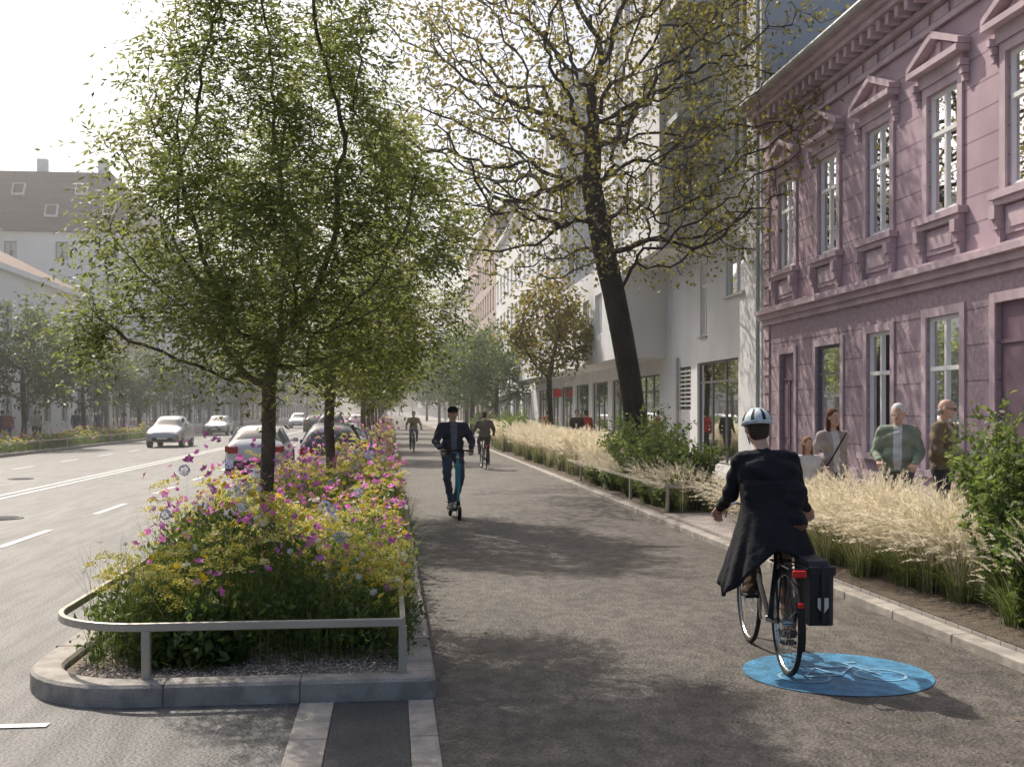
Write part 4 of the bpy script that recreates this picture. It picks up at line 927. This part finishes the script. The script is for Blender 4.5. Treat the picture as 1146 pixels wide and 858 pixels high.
J=stand(pel=(0,.17,1.0),belly=(0,.2,1.12),chest=(0,.26,1.31),neck=(0,.3,1.475),head=(0,.34,1.63),shL=(-.19,.28,1.41),shR=(.19,.28,1.41),elL=(-.30,.42,1.17),wrL=(-.325,.63,1.055),elR=(.30,.42,1.18),wrR=(.325,.63,1.06),
 hipL=(-.09,.22,.97),hipR=(.09,.22,.97),knL=(-.14,.63,.86),anL=(-.135,.42,.53),toeL=(-.135,.57,.48),knR=(.13,.60,.68),anR=(.135,.42,.22),toeR=(.135,.57,.165))
figure(c2,J,(.12,.105,.08),(.05,.05,.06),(.05,.04,.04),style='short',vox=.016,bulk=.015,grip=True)
c3=empty('cyclist',(.95,48.5,.004),math.pi); bicycle(c3,M['paintdk'],False); figure(c3,J,(.25,.22,.12),(.06,.07,.1),(.05,.04,.04),style='short',vox=.018,bulk=.01,grip=True)
def walk(f=.2,k=1):
    return stand(hipL=(-.09,0,.92),knL=(-.10,f*.55+.03,.50),anL=(-.10,f,.10),toeL=(-.11,f+.16,.06),knR=(.10,-f*.2+.03,.49),anR=(.10,-f,.13),toeR=(.11,-f+.15,.04),elL=(-.22,-.10,1.14),wrL=(-.23,-.02,.9),elR=(.22,.02,1.13),wrR=(.23,.17,.93))
w=empty('walking_woman',(5.42,13.3,.1),math.pi+.15,.96)
J=walk(.16); J.update(elR=(.25,-.02,1.15),wrR=(.21,.16,1.0)); 
figure(w,J,(.38,.34,.32),(.12,.16,.24),(.2,.15,.1),hair=(.09,.035,.02),style='long',vox=.011,bulk=0,open_shirt=(.6,.57,.55),yaw=.1)
k=MB(); k.tube([(-.14,.10,1.44),(.1,.14,1.1),(.25,.08,.88)],.009,6); k.tube([(-.14,-.06,1.44),(.1,-.13,1.1),(.25,-.02,.88)],.009,6); k.ell((.28,.03,.80),(.06,.14,.13)); k.obj('shoulder_bag',[M['rubber']],w,smooth=True)
ch=empty('walking_child',(5.02,13.1,.1),math.pi+.1,.76)
J=walk(.13); J['head']=(0,.02,1.65); figure(ch,J,(.65,.62,.6),(.5,.42,.4),(.5,.5,.5),hair=(.25,.13,.07),style='long',vox=.014,bulk=.008)
m1=empty('elderly_man',(6.08,12.9,.1),math.pi-.5,1.0)
J=stand(elR=(.26,.02,1.14),wrR=(.2,.25,1.06),elL=(-.25,.0,1.14),wrL=(-.20,.22,1.03),head=(0,.04,1.625))
figure(m1,J,(.24,.28,.21),(.12,.11,.10),(.05,.04,.04),hair=(.6,.6,.58),style='short',vox=.011,bulk=.02,belly=.03,yaw=-.1,pitch=-.15,open_shirt=(.6,.6,.6),grip=True)
m2=empty('bald_man',(6.6,12.8,.1),math.pi+.75,1.03)
J=stand(elR=(.27,.02,1.14),wrR=(.2,.24,1.08),elL=(-.25,.02,1.14),wrL=(-.14,.26,1.02),head=(0,.04,1.63))
figure(m2,J,(.17,.13,.085),(.05,.05,.055),(.03,.03,.03),hair=(.3,.28,.26),style='bald',vox=.011,bulk=.02,belly=.03,yaw=.15,pitch=-.12,open_shirt=(.4,.36,.3))
k=MB(); k.box(-.1,.02,.3,.33,1.02,1.14); k.obj('folded_paper',[M['plate']],m2)
for i,(x,y,rz,tp,bt_) in enumerate([(6.85,39,.1,(.5,.05,.04),(.05,.05,.07)),(6.35,38,3.0,(.03,.03,.03),(.04,.04,.05)),(6.6,47,.2,(.45,.06,.05),(.1,.1,.12)),(-18.6,56,.3,(.04,.04,.05),(.05,.05,.07)),(-18.0,55,3.3,(.35,.12,.1),(.05,.05,.07)),(-18.5,70,.1,(.3,.3,.35),(.05,.05,.07)),(-17.9,71,3.1,(.1,.1,.15),(.1,.1,.1)),(-18.7,62,1.3,(.2,.1,.05),(.05,.05,.07)),(-18.3,60,2.9,(.5,.48,.45),(.08,.1,.15)),(-17.9,66,.2,(.08,.1,.2),(.05,.05,.07))]):
    p=empty('pedestrian',(x,y,.1),rz,.97); figure(p,walk(.2+.03*(i%3)),tp,bt_,(.03,.03,.03),vox=.018,style='short',bulk=.01)
# ---------------------------------------------------------------- blue marking
mk=empty('blue_cycle_marking',(2.95,7.17,.009)); mb=MB(); R_=.615
mb.face([(R_*math.cos(t),R_*math.sin(t),0) for t in [2*math.pi*i/64 for i in range(64)]]); mb.obj('disc',[M['blue']],mk)
mb=MB()
def ringf(cx,cy,r,w,z=.004,n=32):
    for i in range(n):
        a=2*math.pi*i/n;b=2*math.pi*(i+1)/n
        mb.face([(cx+r*math.cos(a),cy+r*math.sin(a),z),(cx+r*math.cos(b),cy+r*math.sin(b),z),(cx+(r+w)*math.cos(b),cy+(r+w)*math.sin(b),z),(cx+(r+w)*math.cos(a),cy+(r+w)*math.sin(a),z)])
def barf(a,b,w,z):
    a=Vector((*a,z));b=Vector((*b,z));s_=(b-a).cross(Z).normalized()*w/2; mb.face([a-s_,a+s_,b+s_,b-s_])
ringf(-.26,-.1,.15,.022);ringf(.26,-.1,.15,.022)
for k,(a,b) in enumerate([((-.26,-.1),(-.1,.14)),((-.1,.14),(.16,.14)),((-.1,.14),(-.02,-.1)),((-.02,-.1),(.16,.14)),((-.26,-.1),(-.02,-.1)),((.26,-.1),(.14,.24)),((.14,.24),(.24,.26)),((-.16,.19),(-.05,.19))]): barf(a,b,.022,.0045+.0006*k)
mb.obj('bicycle_symbol',[M['bluel']],mk)
n=900; C=np.stack([rng.uniform(.3,4.2,n),rng.uniform(4.5,40,n),np.full(n,.012)],1); k_=rng.random(n)<(.15+.85*(np.minimum(C[:,0]-.3,4.2-C[:,0])<.5)); C=C[k_]; n=len(C)
soup('fallen_leaves',leaves(C,nrm(rdir(n)*[1,1,.1]),nrm(rdir(n)*.2+[0,0,1.]),rng.uniform(.02,.045,n),rng.uniform(.015,.03,n)),M['leafD'])
# ---------------------------------------------------------------- haze: real sunlit air over the street
mb=MB(); mb.box(-60,45,12,650,-.02,40); hz=mb.obj('haze',[])
m=bpy.data.materials.new('haze'); m.use_nodes=True; nt=m.node_tree; nt.nodes.clear()
vs=nt.nodes.new('ShaderNodeVolumeScatter'); vs.inputs['Density'].default_value=.0018; vs.inputs['Anisotropy'].default_value=.65; vs.inputs['Color'].default_value=(1,.98,.95,1)
oo=nt.nodes.new('ShaderNodeOutputMaterial'); nt.links.new(vs.outputs[0],oo.inputs['Volume']); hz.data.materials.append(m)
# ---------------------------------------------------------------- light, sky, camera
EL=math.radians(47); AZ=math.radians(-28)
sd=Vector((math.sin(AZ)*math.cos(EL),math.cos(AZ)*math.cos(EL),math.sin(EL)))
sun=bpy.data.lights.new('sun','SUN'); sun.energy=5.0; sun.angle=math.radians(.6); sun.color=(1,.92,.80)
so=bpy.data.objects.new('sun',sun); so.rotation_euler=sd.to_track_quat('Z','Y').to_euler(); link(so)
wd=bpy.data.worlds.new('World'); scene.world=wd; wd.use_nodes=True; nt=wd.node_tree
sk=nt.nodes.new('ShaderNodeTexSky'); sk.sky_type='NISHITA'; sk.sun_disc=False; sk.sun_elevation=EL; sk.sun_rotation=AZ; sk.air_density=1.0; sk.dust_density=6.0; sk.ozone_density=1.0; sk.altitude=200
nt.links.new(sk.outputs[0],nt.nodes['Background'].inputs[0]); nt.nodes['Background'].inputs[1].default_value=.145
cam=bpy.data.cameras.new('camera'); co=bpy.data.objects.new('camera',cam); link(co); co.location=(0,0,1.75)
cam.sensor_width=36; cam.lens=39.27; cam.shift_y=31/1146; cam.clip_end=5000; cam.clip_start=.05
co.rotation_euler=(math.radians(90),0,math.radians(-6.164)); scene.camera=co
